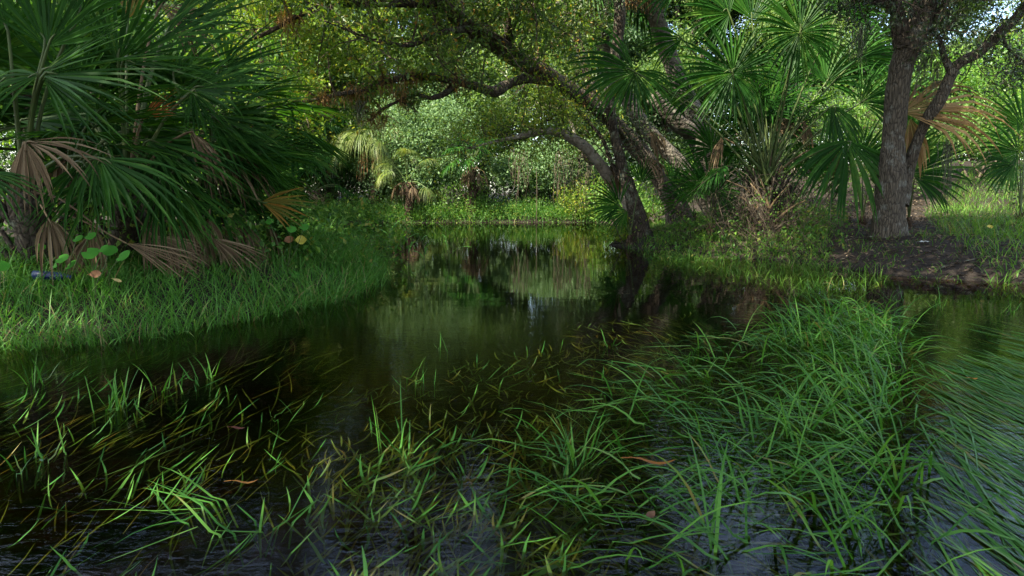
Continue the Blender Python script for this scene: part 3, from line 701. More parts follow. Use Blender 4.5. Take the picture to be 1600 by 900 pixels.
TT = [tree_template(101, 9.5, 3.2, 'far_a', .15, 750, 64, low=.12), tree_template(102, 12.5, 3.6, 'far_b', .16, 900, 64, low=.12), tree_template(103, 7.5, 2.9, 'oak_yellow', .12, 750, 64, low=.1), tree_template(104, 11, 3.4, 'far_a', .15, 800, 60, 'bark_pale', .15)]
WOOD = [(-9.8, 26.5, 0, 1.1, 'tall mid-green tree behind the tips of the tallest palmetto fans'),
        (-9.4, 18.4, 1, .62, 'dark tree added beyond the palmetto thicket to shade the dark palm'),  # added to cast shade on the far bank's dark palm
        (-11.5, 20, 1, .7, 'second dark tree beyond the palmetto thicket, behind its tallest plant'),
        (-4.5, 26, 2, 1.0, 'yellow-green tree behind the far bank, nearest the palmetto tips'),
        (-8.2, 24, 2, 1.05, 'yellow-green tree directly behind the back of the palmetto thicket'),
        (-1.2, 27.5, 0, 1.0, 'mid-green tree standing straight behind the domed grey-green shrub'),
        (2.2, 26.5, 1, .85, 'dark tree behind the pale overhanging shrub on the far bank'),
        (5.6, 25.5, 0, .85, 'mid-green tree behind the two slim trunks at the right end of the pond'),
        (-6.0, 31, 1, 1.0, 'tall dark tree deep in the wood above the dark palm'),
        (-11.5, 29, 1, .95, 'tall dark tree deep in the wood behind the palmetto thicket'),
        (-15.5, 26, 0, .9, 'mid-green tree in the wood behind the outer palmettos'),
        (.6, 34, 3, 1.1, 'tall pale-barked tree deepest in the wood, above the middle of the pond'),
        (4.2, 33, 1, 1.0, 'tall dark tree deep in the wood behind the leaning oak'),
        (10.0, 24, 3, .8, 'pale-barked tree seen between the big palm and the thick oak trunk'),
        (14.5, 25, 0, .75, 'mid-green tree behind the brown hanging palm leaf'),
        (19.0, 27, 2, .9, 'yellow-green tree in the wood at the right photo edge'),
        (13.0, 33, 1, .8, 'dark tree deep in the wood right of the thick oak trunk'),
        (-20, 30, 1, 1.0, 'dark tree far behind the palmettos at the left photo edge'),
        (8.0, 31, 0, .95, 'mid-green tree deep in the wood behind the big palm'),
        (-2.6, 30.5, 3, 1.05, 'pale-barked tree deep in the wood above the drooping yellow palm'),
        (2.6, 30, 0, 1.15, 'mid-green tree deep in the wood above the pale overhanging shrub'),
        (6.8, 28.5, 1, .8, 'dark tree in the wood behind the foot of the leaning oak'),
        (12.0, 28, 0, .8, 'mid-green tree in the wood straight behind the thick oak trunk'),
        (17.0, 31, 1, .8, 'dark tree in the wood behind the large bright sunlit bush'),
        (23.0, 30, 0, .9, 'mid-green tree deepest in the wood at the right photo edge'),
        (-9.0, 34, 0, 1.1, 'mid-green tree deepest in the wood above the dark palm with a tan beard')]
for i, (x, y, k, s, lab) in enumerate(WOOD):
    t = thing('broadleaf_tree', (x, y, ht((x, y))), lab, 'tree', 'trees of the wood behind the pond')
    t.scale = (s, s, s); t.rotation_euler.z = i * 2.4
    for nm, me in zip(('trunk', 'crown'), TT[k]):
        o = bpy.data.objects.new(nm, me); COL.objects.link(o); o.parent = t

# dim understorey closing the wood near the ground
g = np.random.default_rng(13)
n = 4800
C = np.stack([g.uniform(-24, 28, n), g.uniform(23.4, 31, n), np.zeros(n)], -1)
C[:, 2] = height(C[:, 0], C[:, 1]) + g.uniform(.1, 4.6, n)
xs = g.uniform(13, 25, 900); ys = g.uniform(22.5, 27, 900); C = np.concatenate([C, np.stack([xs, ys, height(xs, ys) + g.uniform(.1, 3.5, 900)], -1)])
P = np.repeat(C, 34, 0); P = P + g.normal(size=P.shape) * .42
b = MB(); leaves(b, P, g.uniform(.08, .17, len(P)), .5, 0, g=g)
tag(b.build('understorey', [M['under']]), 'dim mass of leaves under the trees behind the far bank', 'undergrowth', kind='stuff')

# ------------------------------------------------------------------ right bank trees
def limb(parent, pts, r, mat, name='limb', sides=9, lump=.25, seed=1., flare=0., n=None):
    b = MB(); path = smooth_path(pts, n or max(16, len(pts) * 7)); tube(b, path, r, sides, 0, lump, seed, flare); b.build(name, [M[mat]], parent)
    return path

g = np.random.default_rng(14)
def Z(px, py, Y): return W(px, py, Y)
# leaning oak arching over the water
bs = on_ground(1068, 350)
BY = float(bs[1]); print('BY', BY)
def rp(ws, Y): return [w_ * .5 * Y / F for w_ in ws]
t = thing('leaning_oak', bs, 'dark oak leaning over the pond, its long mossy limbs reaching across the water', 'tree')
trunk = limb(t, [bs - UP * .15, Z(1050, 315, BY), Z(1025, 270, BY), Z(988, 222, BY - .2), Z(935, 172, BY - .6), Z(890, 140, BY - 1.0), Z(850, 112, BY - 1.4), Z(800, 88, BY - 1.8), Z(750, 55, BY - 2.3), Z(710, 22, BY - 2.8), Z(660, -25, BY - 3.3), Z(600, -95, BY - 3.8)],
             rp([38, 29, 27, 27, 26, 24, 23, 22, 21, 20, 18, 16], BY - .8), 'bark_lean', 'trunk', 12, .3, 3., .5, 90)
l1 = limb(t, [Z(905, 150, BY - .9), Z(868, 128, BY - 1.2), Z(825, 122, BY - 1.5), Z(792, 132, BY - 1.7), Z(772, 143, BY - 1.9), Z(745, 135, BY - 2.0), Z(710, 126, BY - 2.2), Z(650, 119, BY - 2.5), Z(605, 127, BY - 2.7), Z(570, 140, BY - 2.9), Z(530, 147, BY - 3.1), Z(480, 158, BY - 3.3), Z(420, 170, BY - 3.5)],
          rp([22, 19, 17, 17, 17, 15, 13, 11, 9, 7, 6, 4, 3], BY - 2), 'bark_lean', 'limb', 9, .35, 5.)
l2 = limb(t, [Z(715, 128, BY - 2.2), Z(695, 146, BY - 2.3), Z(672, 153, BY - 2.4), Z(648, 148, BY - 2.5), Z(622, 158, BY - 2.6), Z(596, 172, BY - 2.7), Z(578, 190, BY - 2.8)], rp([12, 9, 7, 6, 5, 4, 2], BY - 2.4), 'bark_dark', 'limb', 7, .3, 6.)
l3 = limb(t, [Z(820, 92, BY - 1.7), Z(760, 50, BY - 2.6), Z(690, 50, BY - 3.2), Z(640, 70, BY - 3.7), Z(580, 60, BY - 4.1), Z(500, 30, BY - 4.4)], [.07, .05, .04, .03, .02, .01], 'bark_dark', 'limb', 7, .3, 7.)
l4 = limb(t, [Z(690, 5, BY - 3), Z(640, 2, BY - 3.4), Z(560, 5, BY - 3.6), Z(480, 18, BY - 3.7), Z(420, 50, BY - 3.7), Z(370, 70, BY - 3.6)], [.09, .07, .055, .04, .03, .012], 'bark_dark', 'limb', 7, .3, 8.)
l5 = limb(t, [Z(790, 84, BY - 1.9), Z(800, 30, BY - 2.4), Z(830, -60, BY - 3), Z(850, -180, BY - 3.6)], [.09, .08, .06, .03], 'bark_dark', 'limb', 7, .3, 9.)
l6 = limb(t, [Z(640, -45, BY - 3.5), Z(520, -90, BY - 3.6), Z(400, -110, BY - 3.4), Z(280, -90, BY - 3.2)], [.09, .07, .05, .02], 'bark_dark', 'limb', 7, .3, 10.)
l7 = limb(t, [Z(620, -75, BY - 3.6), Z(640, -220, BY - 4.4), Z(690, -380, BY - 4.6)], [.09, .06, .02], 'bark_dark', 'limb', 7, .3, 11.)
l8 = limb(t, [Z(935, 172, BY - .6), Z(900, 60, BY - .2), Z(840, -60, BY + .2), Z(740, -180, BY + .2)], [.10, .08, .06, .02], 'bark_dark', 'limb', 7, .3, 12.)
tw = MB(); an = []; an2 = []; an3 = []
for pth, n, L, t0 in [(trunk, 26, 1.3, .55), (l1, 16, .9, .35), (l2, 3, .4, .6), (l3, 16, .9, .2), (l4, 18, 1.0, .1), (l5, 16, 1.3, .2), (l6, 18, 1.3, .1), (l7, 18, 1.4, .1), (l8, 16, 1.3, .25)]:
    sprout(tw, an2 if pth is l1 or pth is l4 else an3 if pth is l6 or pth is l7 or pth is l8 or pth is l5 else an, pth, .014, n, L, t0, .18, g, 1)
cr = MB(); anchor_leaves(cr, an, 6, .075, .42, .07, 0, g); anchor_leaves(cr, an2, 8, .072, .42, .07, 1, g)  # outer limbs get lighter yellow-green leaves, standing in for sunlight on them
anchor_leaves(cr, an3, 15, .085, .45, .12, 0, g); cr.build('crown', [M['oak'], M['oak_yellow']], t); tw.build('twig', [M['twig']], t)['kind'] = 'stuff'

# bleached leaning trunk
bs2 = W(1000, 352, 12.0); bs2[2] = ht(bs2); Y2 = 12.0
t2 = thing('pale_leaning_tree', bs2, 'slim tree with a bleached trunk bowing low over the pond to the left', 'tree')
pt = limb(t2, [bs2 - UP * .15, Z(985, 322, Y2), Z(958, 285, Y2), Z(925, 240, Y2 - .2), Z(898, 218, Y2 - .4), Z(868, 206, Y2 - .5), Z(845, 206, Y2 - .6), Z(812, 213, Y2 - .8), Z(770, 222, Y2 - 1.0), Z(730, 232, Y2 - 1.2)], rp([24, 21, 19, 17, 15, 13, 11, 8, 5, 2], Y2), 'bark_pale', 'trunk', 9, .3, 13., .4, 60)
pl2 = limb(t2, [Z(846, 205, Y2 - .6), Z(848, 192, Y2 - .7), Z(862, 184, Y2 - .8), Z(880, 160, Y2 - .9)], [.035, .025, .02, .01], 'bark_dark', 'limb', 6, .2, 14.)
pl3 = limb(t2, [Z(955, 280, Y2 + .1), Z(935, 258, Y2 + .2), Z(912, 243, Y2 + .3), Z(885, 180, Y2 + .3), Z(840, 160, Y2 + .2)], [.06, .05, .04, .03, .01], 'bark_pale', 'limb', 6, .2, 15.)
tw = MB(); an = []
sprout(tw, an, pt, .009, 22, .9, .5, .25, g, 1); sprout(tw, an, pl2, .009, 9, .8, .2, .3, g, 1); sprout(tw, an, pl3, .009, 12, .9, .3, .25, g, 1)
cr = MB(); anchor_leaves(cr, an, 8, .055, .42, .1, 0, g); cr.build('crown', [M['oak_yellow']], t2); tw.build('twig', [M['twig']], t2)['kind'] = 'stuff'

# dark thin lichened trunk
bs3 = W(1006, 356, 11.6); bs3[2] = ht(bs3); Y3 = 11.6
t3 = thing('slim_dark_tree', bs3, 'slim dark upright tree with grey lichen, crossing in front of the leaning oak', 'tree')
p3 = limb(t3, [bs3 - UP * .15, Z(988, 312, Y3), Z(976, 272, Y3), Z(962, 222, Y3), Z(953, 165, Y3), Z(954, 118, Y3), Z(964, 75, Y3), Z(968, 30, Y3), Z(968, -30, Y3), Z(975, -160, Y3 - .2)], rp([28, 21, 17, 15, 14, 15, 18, 18, 17, 8], Y3), 'bark_dark', 'trunk', 10, .25, 16., .5, 60)
p3b = limb(t3, [Z(982, 300, Y3), Z(957, 258, Y3 + .1), Z(940, 215, Y3 + .2), Z(900, 170, Y3 + .3)], [.05, .04, .035, .02], 'bark_dark', 'limb', 7, .2, 17.)
p3c = limb(t3, [Z(968, -30, Y3), Z(930, -140, Y3 - .4), Z(900, -260, Y3 - .8)], [.06, .05, .02], 'bark_dark', 'limb', 7, .2, 18.)
p3d = limb(t3, [Z(968, -40, Y3), Z(1040, -130, Y3 - .4), Z(1110, -220, Y3 - .8)], [.06, .05, .02], 'bark_dark', 'limb', 7, .2, 19.)
tw = MB(); an = []
for q, n in [(p3c, 18), (p3d, 20), (p3b, 6)]: sprout(tw, an, q, .01, n, 1.2, .15, .2, g, 1)
sprout(tw, an, p3, .01, 14, 1.1, .8, .2, g, 1)
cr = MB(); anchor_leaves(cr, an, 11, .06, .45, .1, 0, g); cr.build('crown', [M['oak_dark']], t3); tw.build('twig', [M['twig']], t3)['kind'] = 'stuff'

# leaning cabbage palms behind
def lean_palm(lab, pts, Ys, r, n, rl, dead, name='leaning_palm', mat='palm', top=True):
    P = [Z(px, py, y) for (px, py), y in zip(pts, Ys)]; b0 = np.array([P[0][0], P[0][1], ht(P[0])]); P[0] = b0 - UP * .1
    t = thing(name, b0, lab, 'palm', 'leaning palms on the right bank')
    stem(t, P, r, 'bark_palm', sides=11, lump=.12, stubs=0, seed=g.uniform(0, 9), g=g, flare=.3)
    if top:
        c = P[-1]
        rosette(t, c, n, rl, 1.0, mat, elev=(-30, 80), g=g, nseg=26, tip=.7, bend=.6, prad=.016)
        dead_skirt(t, c, dead, 1.0, 'dead_tan', g, .3)
        s = MB()
        for i in range(46):
            k = g.uniform(.02, .9); q = c + (P[-2] - c) * k * .75; a = g.uniform(0, 6.28); o = np.array([math.cos(a), math.sin(a), 0])
            tube(s, [q + o * r[-1] * .6, q + o * r[-1] * 1.3 + UP * .1, q + o * r[-1] * 1.7 + UP * .32], [.05, .035, .02], 4)
        s.build('leaf_base', [M['boots']], t)['kind'] = 'stuff'
    return t
lean_palm('palm leaning left behind the slim dark tree, its shaggy boots high in the picture', [(1130, 335), (1070, 265), (1005, 195), (962, 115), (935, 45), (912, -25)], [14.2] * 6, [.19, .16, .155, .155, .16, .16], 16, 1.15, 10)
lean_palm('grey palm trunk leaning left, seen against a gap of sky above the fan leaves', [(1175, 340), (1125, 255), (1080, 165), (1045, 85), (1012, -15), (1000, -60)], [13.2] * 6, [.2, .17, .17, .16, .16, .17], 16, 1.1, 12)
lean_palm('broken headless palm trunk, slanting, with a rounded stub and an orange sunlit patch', [(1140, 300), (1092, 226), (1058, 192), (1020, 150)], [11.8, 11.8, 11.6, 11.5], [.15, .15, .14, .12], 0, 0, 0, 'broken_palm_trunk', top=False)

# the big fan palm on the right bank
g = np.random.default_rng(15)
PY = 10.2
rt = W(1200, 285, PY); base = np.array([rt[0], rt[1], ht(rt)])
t = thing('fan_palm', base, 'big fan palm with huge green fans above a brown heap of old stalks', 'palm')
stem(t, [base - UP * .05, (base + rt) / 2, rt], [.14, .13, .08], 'bark_dark', stubs=42, g=g, sides=12, stublen=2.0)
for s in [(992, 112, 8.3, 172, 118, 62, .35, .5, .8, .15), (992, 112, 8.35, -62, 88, 72, .4, .6, .7, .2), (1145, 114, 8.2, 178, 112, 80, .25, .35, .95, .1), (1145, 115, 8.15, 50, 92, 62, .15, .25, .95, .05), (1145, 116, 8.15, -70, 85, 52, .3, .4, .9, .1),
          (1250, 50, 8.0, 100, 98, 82, .15, .25, .95, .0), (1250, 51, 8.0, -80, 92, 92, .2, .35, .95, .05), (1140, 22, 8.5, 165, 92, 85, .25, .4, .85, .1), (1066, 60, 8.7, 190, 75, 45, .25, .3, .95, .05),
          (1325, 220, 7.9, -98, 145, 78, .35, .6, .6, .35), (1345, 160, 8.4, 30, 90, 70, .3, .4, .7, .1), (1290, 130, 8.8, 60, 90, 80, .25, .35, .8, 0), (1175, 30, 8.9, 90, 92, 60, .15, .2, .8, 0), (1178, 120, 8.75, -88, 105, 13, .2, .2, .5, 0),
          (1230, 130, 9.0, 80, 80, 70, .2, .4, .7, -.1), (1085, 150, 9.0, 150, 80, 75, .35, .5, .7, .0), (1340, 90, 8.8, 20, 90, 75, .3, .5, .8, .0), (1310, 20, 8.4, 60, 90, 80, .2, .3, .8, 0), (1300, 165, 8.2, -70, 100, 45, .4, .6, .6, .3), (1060, -20, 8.5, 150, 90, 80, .3, .4, .8, .1)]:
    spec_frond(t, rt + g.normal(0, .05, 3), s[0], s[1], s[2] + 1.4, s[3], s[4], s[5], s[6], s[7], s[8], s[9], mat='palm', g=g, prad=.014, arch=.15)
rosette(t, rt + np.array([.1, .25, .1]), 26, .72, 1.05, 'palm', elev=(5, 85), g=g, az=(-.4, 3.6), nseg=34, tip=.4, bend=.4)
for s in [(1300, 225, 8.3, -80, 55, 40, 1.5, 1.0, .6, .1), (1255, 190, 8.9, -60, 60, 35, 1.5, 1.0, .6, .1), (1130, 215, 8.9, -120, 60, 30, 1.5, 1, .6, .1), (1210, 205, 9.1, 40, 70, 35, 1.2, 1, .6, 0)]:
    o = spec_frond(t, rt, s[0], s[1], s[2] + 1.4, *s[3:8], s[8], s[9], mat='dead', pmat='petiole_brown', g=g, wmul=.8, ragged=.3); o.name = 'dead_frond'
b = MB()                                     # bare old stalks fanning from the foot
for i in range(34):
    a = R(g.uniform(35, 145)); l = g.uniform(.25, .7); d = np.array([math.cos(a), g.normal(-.1, .35), math.sin(a) * .9 + .1])
    p0 = base + UP * g.uniform(.1, .5) + g.normal(0, .08, 3); tube(b, smooth_path([p0, p0 + d * l * .5 + UP * .02, p0 + d * l - UP * l * .1], 7), [.024, .014, .007], 5)
b.build('old_stalk', [M['petiole_brown']], t)['kind'] = 'stuff'

# tangle of dead twigs and vines round its foot
b = MB()
for i in range(240):
    x = g.normal(0, .42); p0 = base + np.array([x, g.normal(-.1, .4), 0]); p0[2] = ht(p0)
    hgt = max(.15, .95 - abs(x) * .6) * g.uniform(.2, 1.1); d = np.array([g.normal(0, .45), g.normal(0, .3), hgt])
    tube(b, smooth_path([p0, p0 + d * .5 + g.normal(0, .12, 3), p0 + d + g.normal(0, .06, 3), p0 + d * np.array([1.5, 1.3, .6])], 9), [.0045, .002], 3, 0 if g.random() < .6 else 1)
vp = []
for i in range(90):
    x = g.normal(.1, .5); q = base + np.array([x, g.normal(-.3, .2), max(.1, .75 - abs(x) * .5) * g.uniform(.1, 1.1)]); vp.append(q + g.normal(0, .05, (7, 3)))
vp = np.concatenate(vp); leaves(b, vp, g.uniform(.025, .055, len(vp)), .55, 2, g=g)
tag(b.build('dead_twigs', [M['twig_pale'], M['twig'], M['weed']]), 'tangle of thin dead twigs with a few green leaves round the foot of the big fan palm', 'twigs', kind='stuff')

# smaller palms near it
def small_palm(lab, px, py, Y, fr, mat='palm', name='young_palm'):
    c = W(px, py, Y); b0 = np.array([c[0], c[1], ht(c)])
    t = thing(name, b0, lab, 'palm', 'young fan palms on the right bank')
    stem(t, [b0 - UP * .03, b0 + UP * .08, b0 + UP * .16], [.06, .05, .03], 'boots', stubs=10, g=g, sides=7)
    for s in fr: spec_frond(t, b0 + UP * .12, s[0], s[1], s[2], s[3], s[4], s[5], *s[6:], mat=mat, g=g, prad=.008)
small_palm('young palm with two upright fans between the leaning oak and the big fan palm', 1112, 330, 10.6, [(1112, 308, 10.5, 95, 95, 58, .1, .15, .9, .05), (1113, 232, 10.7, 100, 68, 120, .2, .3, .9, .1), (1095, 290, 10.6, 160, 70, 60, .3, .4, .8, .1), (1120, 300, 10.4, -30, 60, 60, .4, .5, .7, .2)])
small_palm('young palm with one fan reaching over the water in front of the bleached trunk', 985, 345, 11.2, [(968, 322, 11, 150, 62, 78, .25, .35, .85, .15), (1002, 285, 11.1, 85, 45, 60, .15, .2, .9, .1), (980, 330, 11.0, 200, 50, 60, .4, .5, .7, .2)])
small_palm('young palm beside the thick oak, its fan spread behind the thin second trunk', 1424, 300, 10.0, [(1424, 272, 9.9, 12, 105, 55, .15, .3, .9, .05), (1430, 278, 9.8, -25, 80, 40, .3, .4, .7, .1), (1415, 240, 10.2, 60, 80, 60, .2, .3, .8, 0), (1400, 165, 10.3, 35, 95, 80, .25, .3, .8, 0)])
small_palm('young palm cut by the right photo edge, its fans pointing towards the oak', 1600, 290, 10.5, [(1592, 238, 10.4, 172, 85, 80, .3, .4, .85, .1), (1585, 258, 10.3, 195, 75, 60, .4, .5, .7, .2), (1600, 200, 10.6, 120, 90, 70, .2, .3, .8, 0)])
small_palm('low dark young palm on the ground behind the big fan palm and oak trunk', 1350, 320, 10.5, [(1330, 270, 10.5, 160, 85, 80, .3, .4, .8, .1), (1345, 250, 10.8, 80, 80, 80, .2, .3, .8, 0), (1360, 280, 10.4, 20, 70, 70, .3, .4, .8, .1)])
small_palm('young palm in the shade at the foot of the leaning oak', 1085, 330, 12.8, [(1080, 300, 12.7, 60, 60, 80, .2, .3, .9, .1), (1070, 318, 12.6, 140, 55, 70, .3, .4, .8, .1), (1050, 290, 12.9, 100, 50, 70, .2, .3, .8, 0)])

# hanging dead fronds
for (px, py, Y, ang, Rp, sp_, bd, tp, lab, mt, k) in [(1410, 176, 9.25, 12, 170, 52, .25, 1.5, 'large tan dead palm leaf hanging like a comb behind the thin second oak trunk', 'dead_tan', 30), (1422, 185, 9.35, -70, 95, 40, .8, 1.2, 'tan dead leaf strips hanging between the two oak trunks', 'dead_tan', 12), (1015, 205, 11.2, -30, 62, 50, 1.6, 1.5, 'brown dead palm leaf draped over the leaning oak trunk', 'dead', 16), (1008, 250, 11.1, 10, 55, 40, 1.8, 1.5, 'lower brown dead palm leaf curling against the leaning oak trunk', 'dead', 12), (968, 250, 11.9, -110, 60, 45, 1.2, 1.0, 'small brown dead palm leaf hanging by the slim dark trunk', 'dead', 10)]:
    bs_ = W(px, py, Y); b = MB()
    fan(b, bs_, axis_of(ang, .1), np.array([0, -.6, .6]), Rp * Y / F, k, R(sp_), bend=bd, tip=tp, g=g, wmul=1.25, ragged=.3, fold=.5, split=.5)
    tag(b.build('hanging_dead_frond', [M[mt]], None, bs_), lab, 'dead leaf', 'dead palm leaves hanging on the right bank')

# thick oak on the right bank with its second trunk
bo = on_ground(1388, 368); OY = float(bo[1]); print('OY', OY)
t = thing('thick_oak', bo, 'thick oak with furrowed grey bark standing on the bare right bank, forking at the top', 'tree')
q0 = limb(t, [bo - UP * .15, Z(1390, 330, OY), Z(1393, 280, OY), Z(1396, 220, OY), Z(1400, 160, OY), Z(1410, 100, OY - .05), Z(1428, 50, OY - .1), Z(1452, -5, OY - .2), Z(1480, -80, OY - .4), Z(1490, -200, OY - .9)], rp([44, 43, 40, 33, 32, 34, 38, 34, 30, 18], OY), 'bark_oak', 'trunk', 16, .16, 23., .35, 100)
q1 = limb(t, [Z(1412, 70, OY - .1), Z(1404, 35, OY - .15), Z(1398, 5, OY - .2), Z(1375, -12, OY - .3), Z(1340, -40, OY - .6), Z(1260, -100, OY - 1)], rp([30, 22, 20, 18, 14, 6], OY), 'bark_dark', 'limb', 9, .2, 24.)
q1b = limb(t, [Z(1400, 8, OY - .2), Z(1370, 2, OY - .3), Z(1338, -4, OY - .4), Z(1300, -20, OY - .7)], [.06, .05, .04, .02], 'bark_dark', 'limb', 8, .2, 25.)
q2 = limb(t, [Z(1402, 318, OY + .1), Z(1416, 280, OY + .12), Z(1428, 235, OY + .1), Z(1447, 190, OY), Z(1472, 150, OY - .1), Z(1486, 118, OY - .1), Z(1498, 100, OY - .15), Z(1530, 82, OY - .2), Z(1562, 52, OY - .3), Z(1590, 25, OY - .4), Z(1630, -30, OY - .7), Z(1700, -120, OY - 1.1)], rp([34, 20, 18, 17, 17, 17, 16, 15, 15, 14, 12, 6], OY), 'bark_oak', 'limb', 10, .22, 26.)
q3 = limb(t, [Z(1488, 112, OY - .1), Z(1476, 90, OY - .1), Z(1468, 62, OY - .1), Z(1455, 44, OY - .12), Z(1470, 10, OY - .3), Z(1500, -60, OY - .6)], rp([12, 9, 8, 7, 5, 2], OY), 'bark_oak', 'limb', 8, .2, 27.)
q4 = limb(t, [Z(1485, -120, OY - .6), Z(1580, -200, OY - 1.6), Z(1690, -300, OY - 2.4)], [.09, .06, .02], 'bark_dark', 'limb', 8, .2, 28.)
q5 = limb(t, [Z(1490, -200, OY - .9), Z(1420, -340, OY - 1.4), Z(1300, -470, OY - 2.0)], [.09, .06, .02], 'bark_dark', 'limb', 8, .2, 29.)
q6 = limb(t, [Z(1560, 52, OY - .3), Z(1580, 80, OY + .3), Z(1600, 95, OY + .8)], [.03, .02, .01], 'bark_dark', 'limb', 6, .2, 30.)
tw = MB(); an = []
for q, n, L, t0 in [(q1, 14, 1.0, .4), (q1b, 6, .6, .5), (q2, 14, .9, .55), (q3, 14, .8, .3), (q4, 16, 1.1, .1), (q5, 18, 1.2, .1), (q6, 7, .5, .1), (q0, 8, 1.1, .9)]: sprout(tw, an, q, .011, n, L, t0, .1, g, 1)
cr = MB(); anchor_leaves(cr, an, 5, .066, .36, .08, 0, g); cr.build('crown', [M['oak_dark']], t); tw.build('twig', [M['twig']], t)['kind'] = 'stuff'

# bushes and sunlit scrub beyond
shrub('bush', 'large bright green sunlit bush filling the gap right of the thin second oak trunk', 'bush', (11.2, 16.5), [(0, 0, 1.5, 1.6, 1.3, 1.2), (.8, .3, 2.5, 1.3, 1.2, .9), (-1.2, .3, 2.0, 1.1, 1.1, .9), (2.4, .2, 2.0, 1.3, 1.2, 1.2)], 420, 46, .085, 'lush', 6, .22, 'bushes beyond the right bank', seed=41)
shrub('bush', 'bush at the edge of the wood behind the tan comb-like hanging palm leaf', 'bush', (14.8, 21.5), [(0, 0, 1.2, 2.2, 1, 1.1), (2.6, .3, 1.3, 1.8, 1, 1.1), (-2.2, .3, 1.2, 1.6, 1, 1.1)], 420, 44, .10, 'far_a', 6, .26, 'bushes beyond the right bank', seed=48)
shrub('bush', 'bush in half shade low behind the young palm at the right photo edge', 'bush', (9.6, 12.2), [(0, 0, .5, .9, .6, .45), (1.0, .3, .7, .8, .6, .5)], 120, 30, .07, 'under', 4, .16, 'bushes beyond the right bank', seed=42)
shrub('bush', 'dark bush added close behind the big fan palm, standing in for the darkness between its stalks', 'bush', (4.4, 11.9), [(0, 0, .7, 1.2, .4, .6), (-.6, .1, 1.5, .8, .4, .6), (.7, .1, 1.6, .9, .4, .7)], 200, 30, .06, 'under', 5, .16, 'bushes beyond the right bank', seed=47)  # dark leaves put in for the shade behind the stalks
shrub('bush', 'leafy bush behind the big fan palm, showing between its stalks', 'bush', (5.6, 13.8), [(0, 0, .8, 1.1, .7, .7), (-1.2, .3, .7, .8, .6, .5), (.6, .3, 1.8, .9, .7, .7)], 170, 30, .075, 'lush', 5, .18, 'bushes beyond the right bank', seed=43)
shrub('bush', 'bright leafy bush behind the foot of the leaning oak', 'bush', (3.3, 15.2), [(0, 0, .7, .9, .7, .6), (-1.0, .3, .6, .7, .6, .5), (1.0, .4, 1.1, .9, .7, .7)], 150, 30, .075, 'lush', 5, .18, 'bushes beyond the right bank', seed=44)
shrub('bush', 'sunlit bush behind the thick oak and the young palm beside it', 'bush', (8.2, 14.8), [(0, 0, .9, 1.2, .9, .8), (1.0, .4, 1.6, 1, .9, .8), (-.8, .5, 2.0, .9, .9, .8)], 210, 34, .08, 'far_a', 5, .2, 'bushes beyond the right bank', seed=45)
shrub('fern', 'small yellow-green fern leaning into the water below the slim dark trunk', 'fern', on_ground(968, 378), [(0, 0, .12, .3, .25, .12), (.25, .2, .3, .3, .3, .2)], 60, 24, .06, 'oak_yellow', 4, .08, seed=46)

# hanging grey moss and rusty air plants
for i, (px, py, Y, l, lab) in enumerate([(1462, 95, 9.2, .55, 'grey moss hanging from the small fork of the thin second trunk'), (1440, 90, 9.4, .6, 'grey moss hanging beside the thick oak trunk, high up'), (1482, 225, 9.0, .75, 'long grey moss veil hanging in front of the young palm by the oak'), (1345, 45, 8.6, .4, 'pale moss tuft hanging left of the oak fork'), (562, 165, 9.6, .3, 'brownish moss hanging under the long horizontal limb')]):
    top = W(px, py, Y); b = MB()
    for k in range(26):
        p = top + np.array([g.normal(0, .05), g.normal(0, .05), g.uniform(-.1, .08)]); q = [p]; ll = l * g.uniform(.4, 1.2)
        for j in range(5): q.append(q[-1] + np.array([g.normal(0, .022), g.normal(0, .02), -ll / 5]))
        tube(b, q, [.005, .002], 3)
    tag(b.build('hanging_moss', [M['moss']], None, top), lab, 'moss', 'moss hanging from the oaks')
AP = [(l1, .50, 'rusty air plant tuft on top of the long limb, nearest its dip'), (l1, .60, 'rusty air plant in the middle of the long horizontal limb'), (l1, .68, 'shaggy air plant where the long limb thins'), (l1, .78, 'air plant on the thin outer part of the long limb'), (l1, .88, 'outermost air plant near the tip of the long limb'), (l2, .62, 'brown air plant on the small drooping side branch'), (l2, .92, 'largest rusty air plant, hanging at the tip of the drooping side branch'), (trunk, .42, 'air plant on the arching oak where the long limb leaves it'), (trunk, .58, 'air plant high on the arching oak under the leaves'), (l4, .7, 'air plant among leaves on the upper left limb')]
for pth, f, lab in AP:
    c = pth[int(f * (len(pth) - 1))]; b = MB(); k = 190; big = 2.0 if 'largest' in lab else 1.45
    off = g.normal(0, 1, (k, 3)) * np.array([.06, .04, .04]) * big; dd = nrm(g.normal(size=(k, 3)) + np.array([0, 0, -.1]))
    B = c + off
    blades(b, B, g.uniform(.06, .17, k) * big, g.uniform(.008, .014, k), np.arctan2(dd[:, 1], dd[:, 0]), np.arccos(np.clip(dd[:, 2], -1, 1)), g.uniform(.2, 1.2, k), 0, g=g)
    tag(b.build('air_plant', [M['airplant']], None, c), lab, 'air plant', 'air plants on the leaning oak')

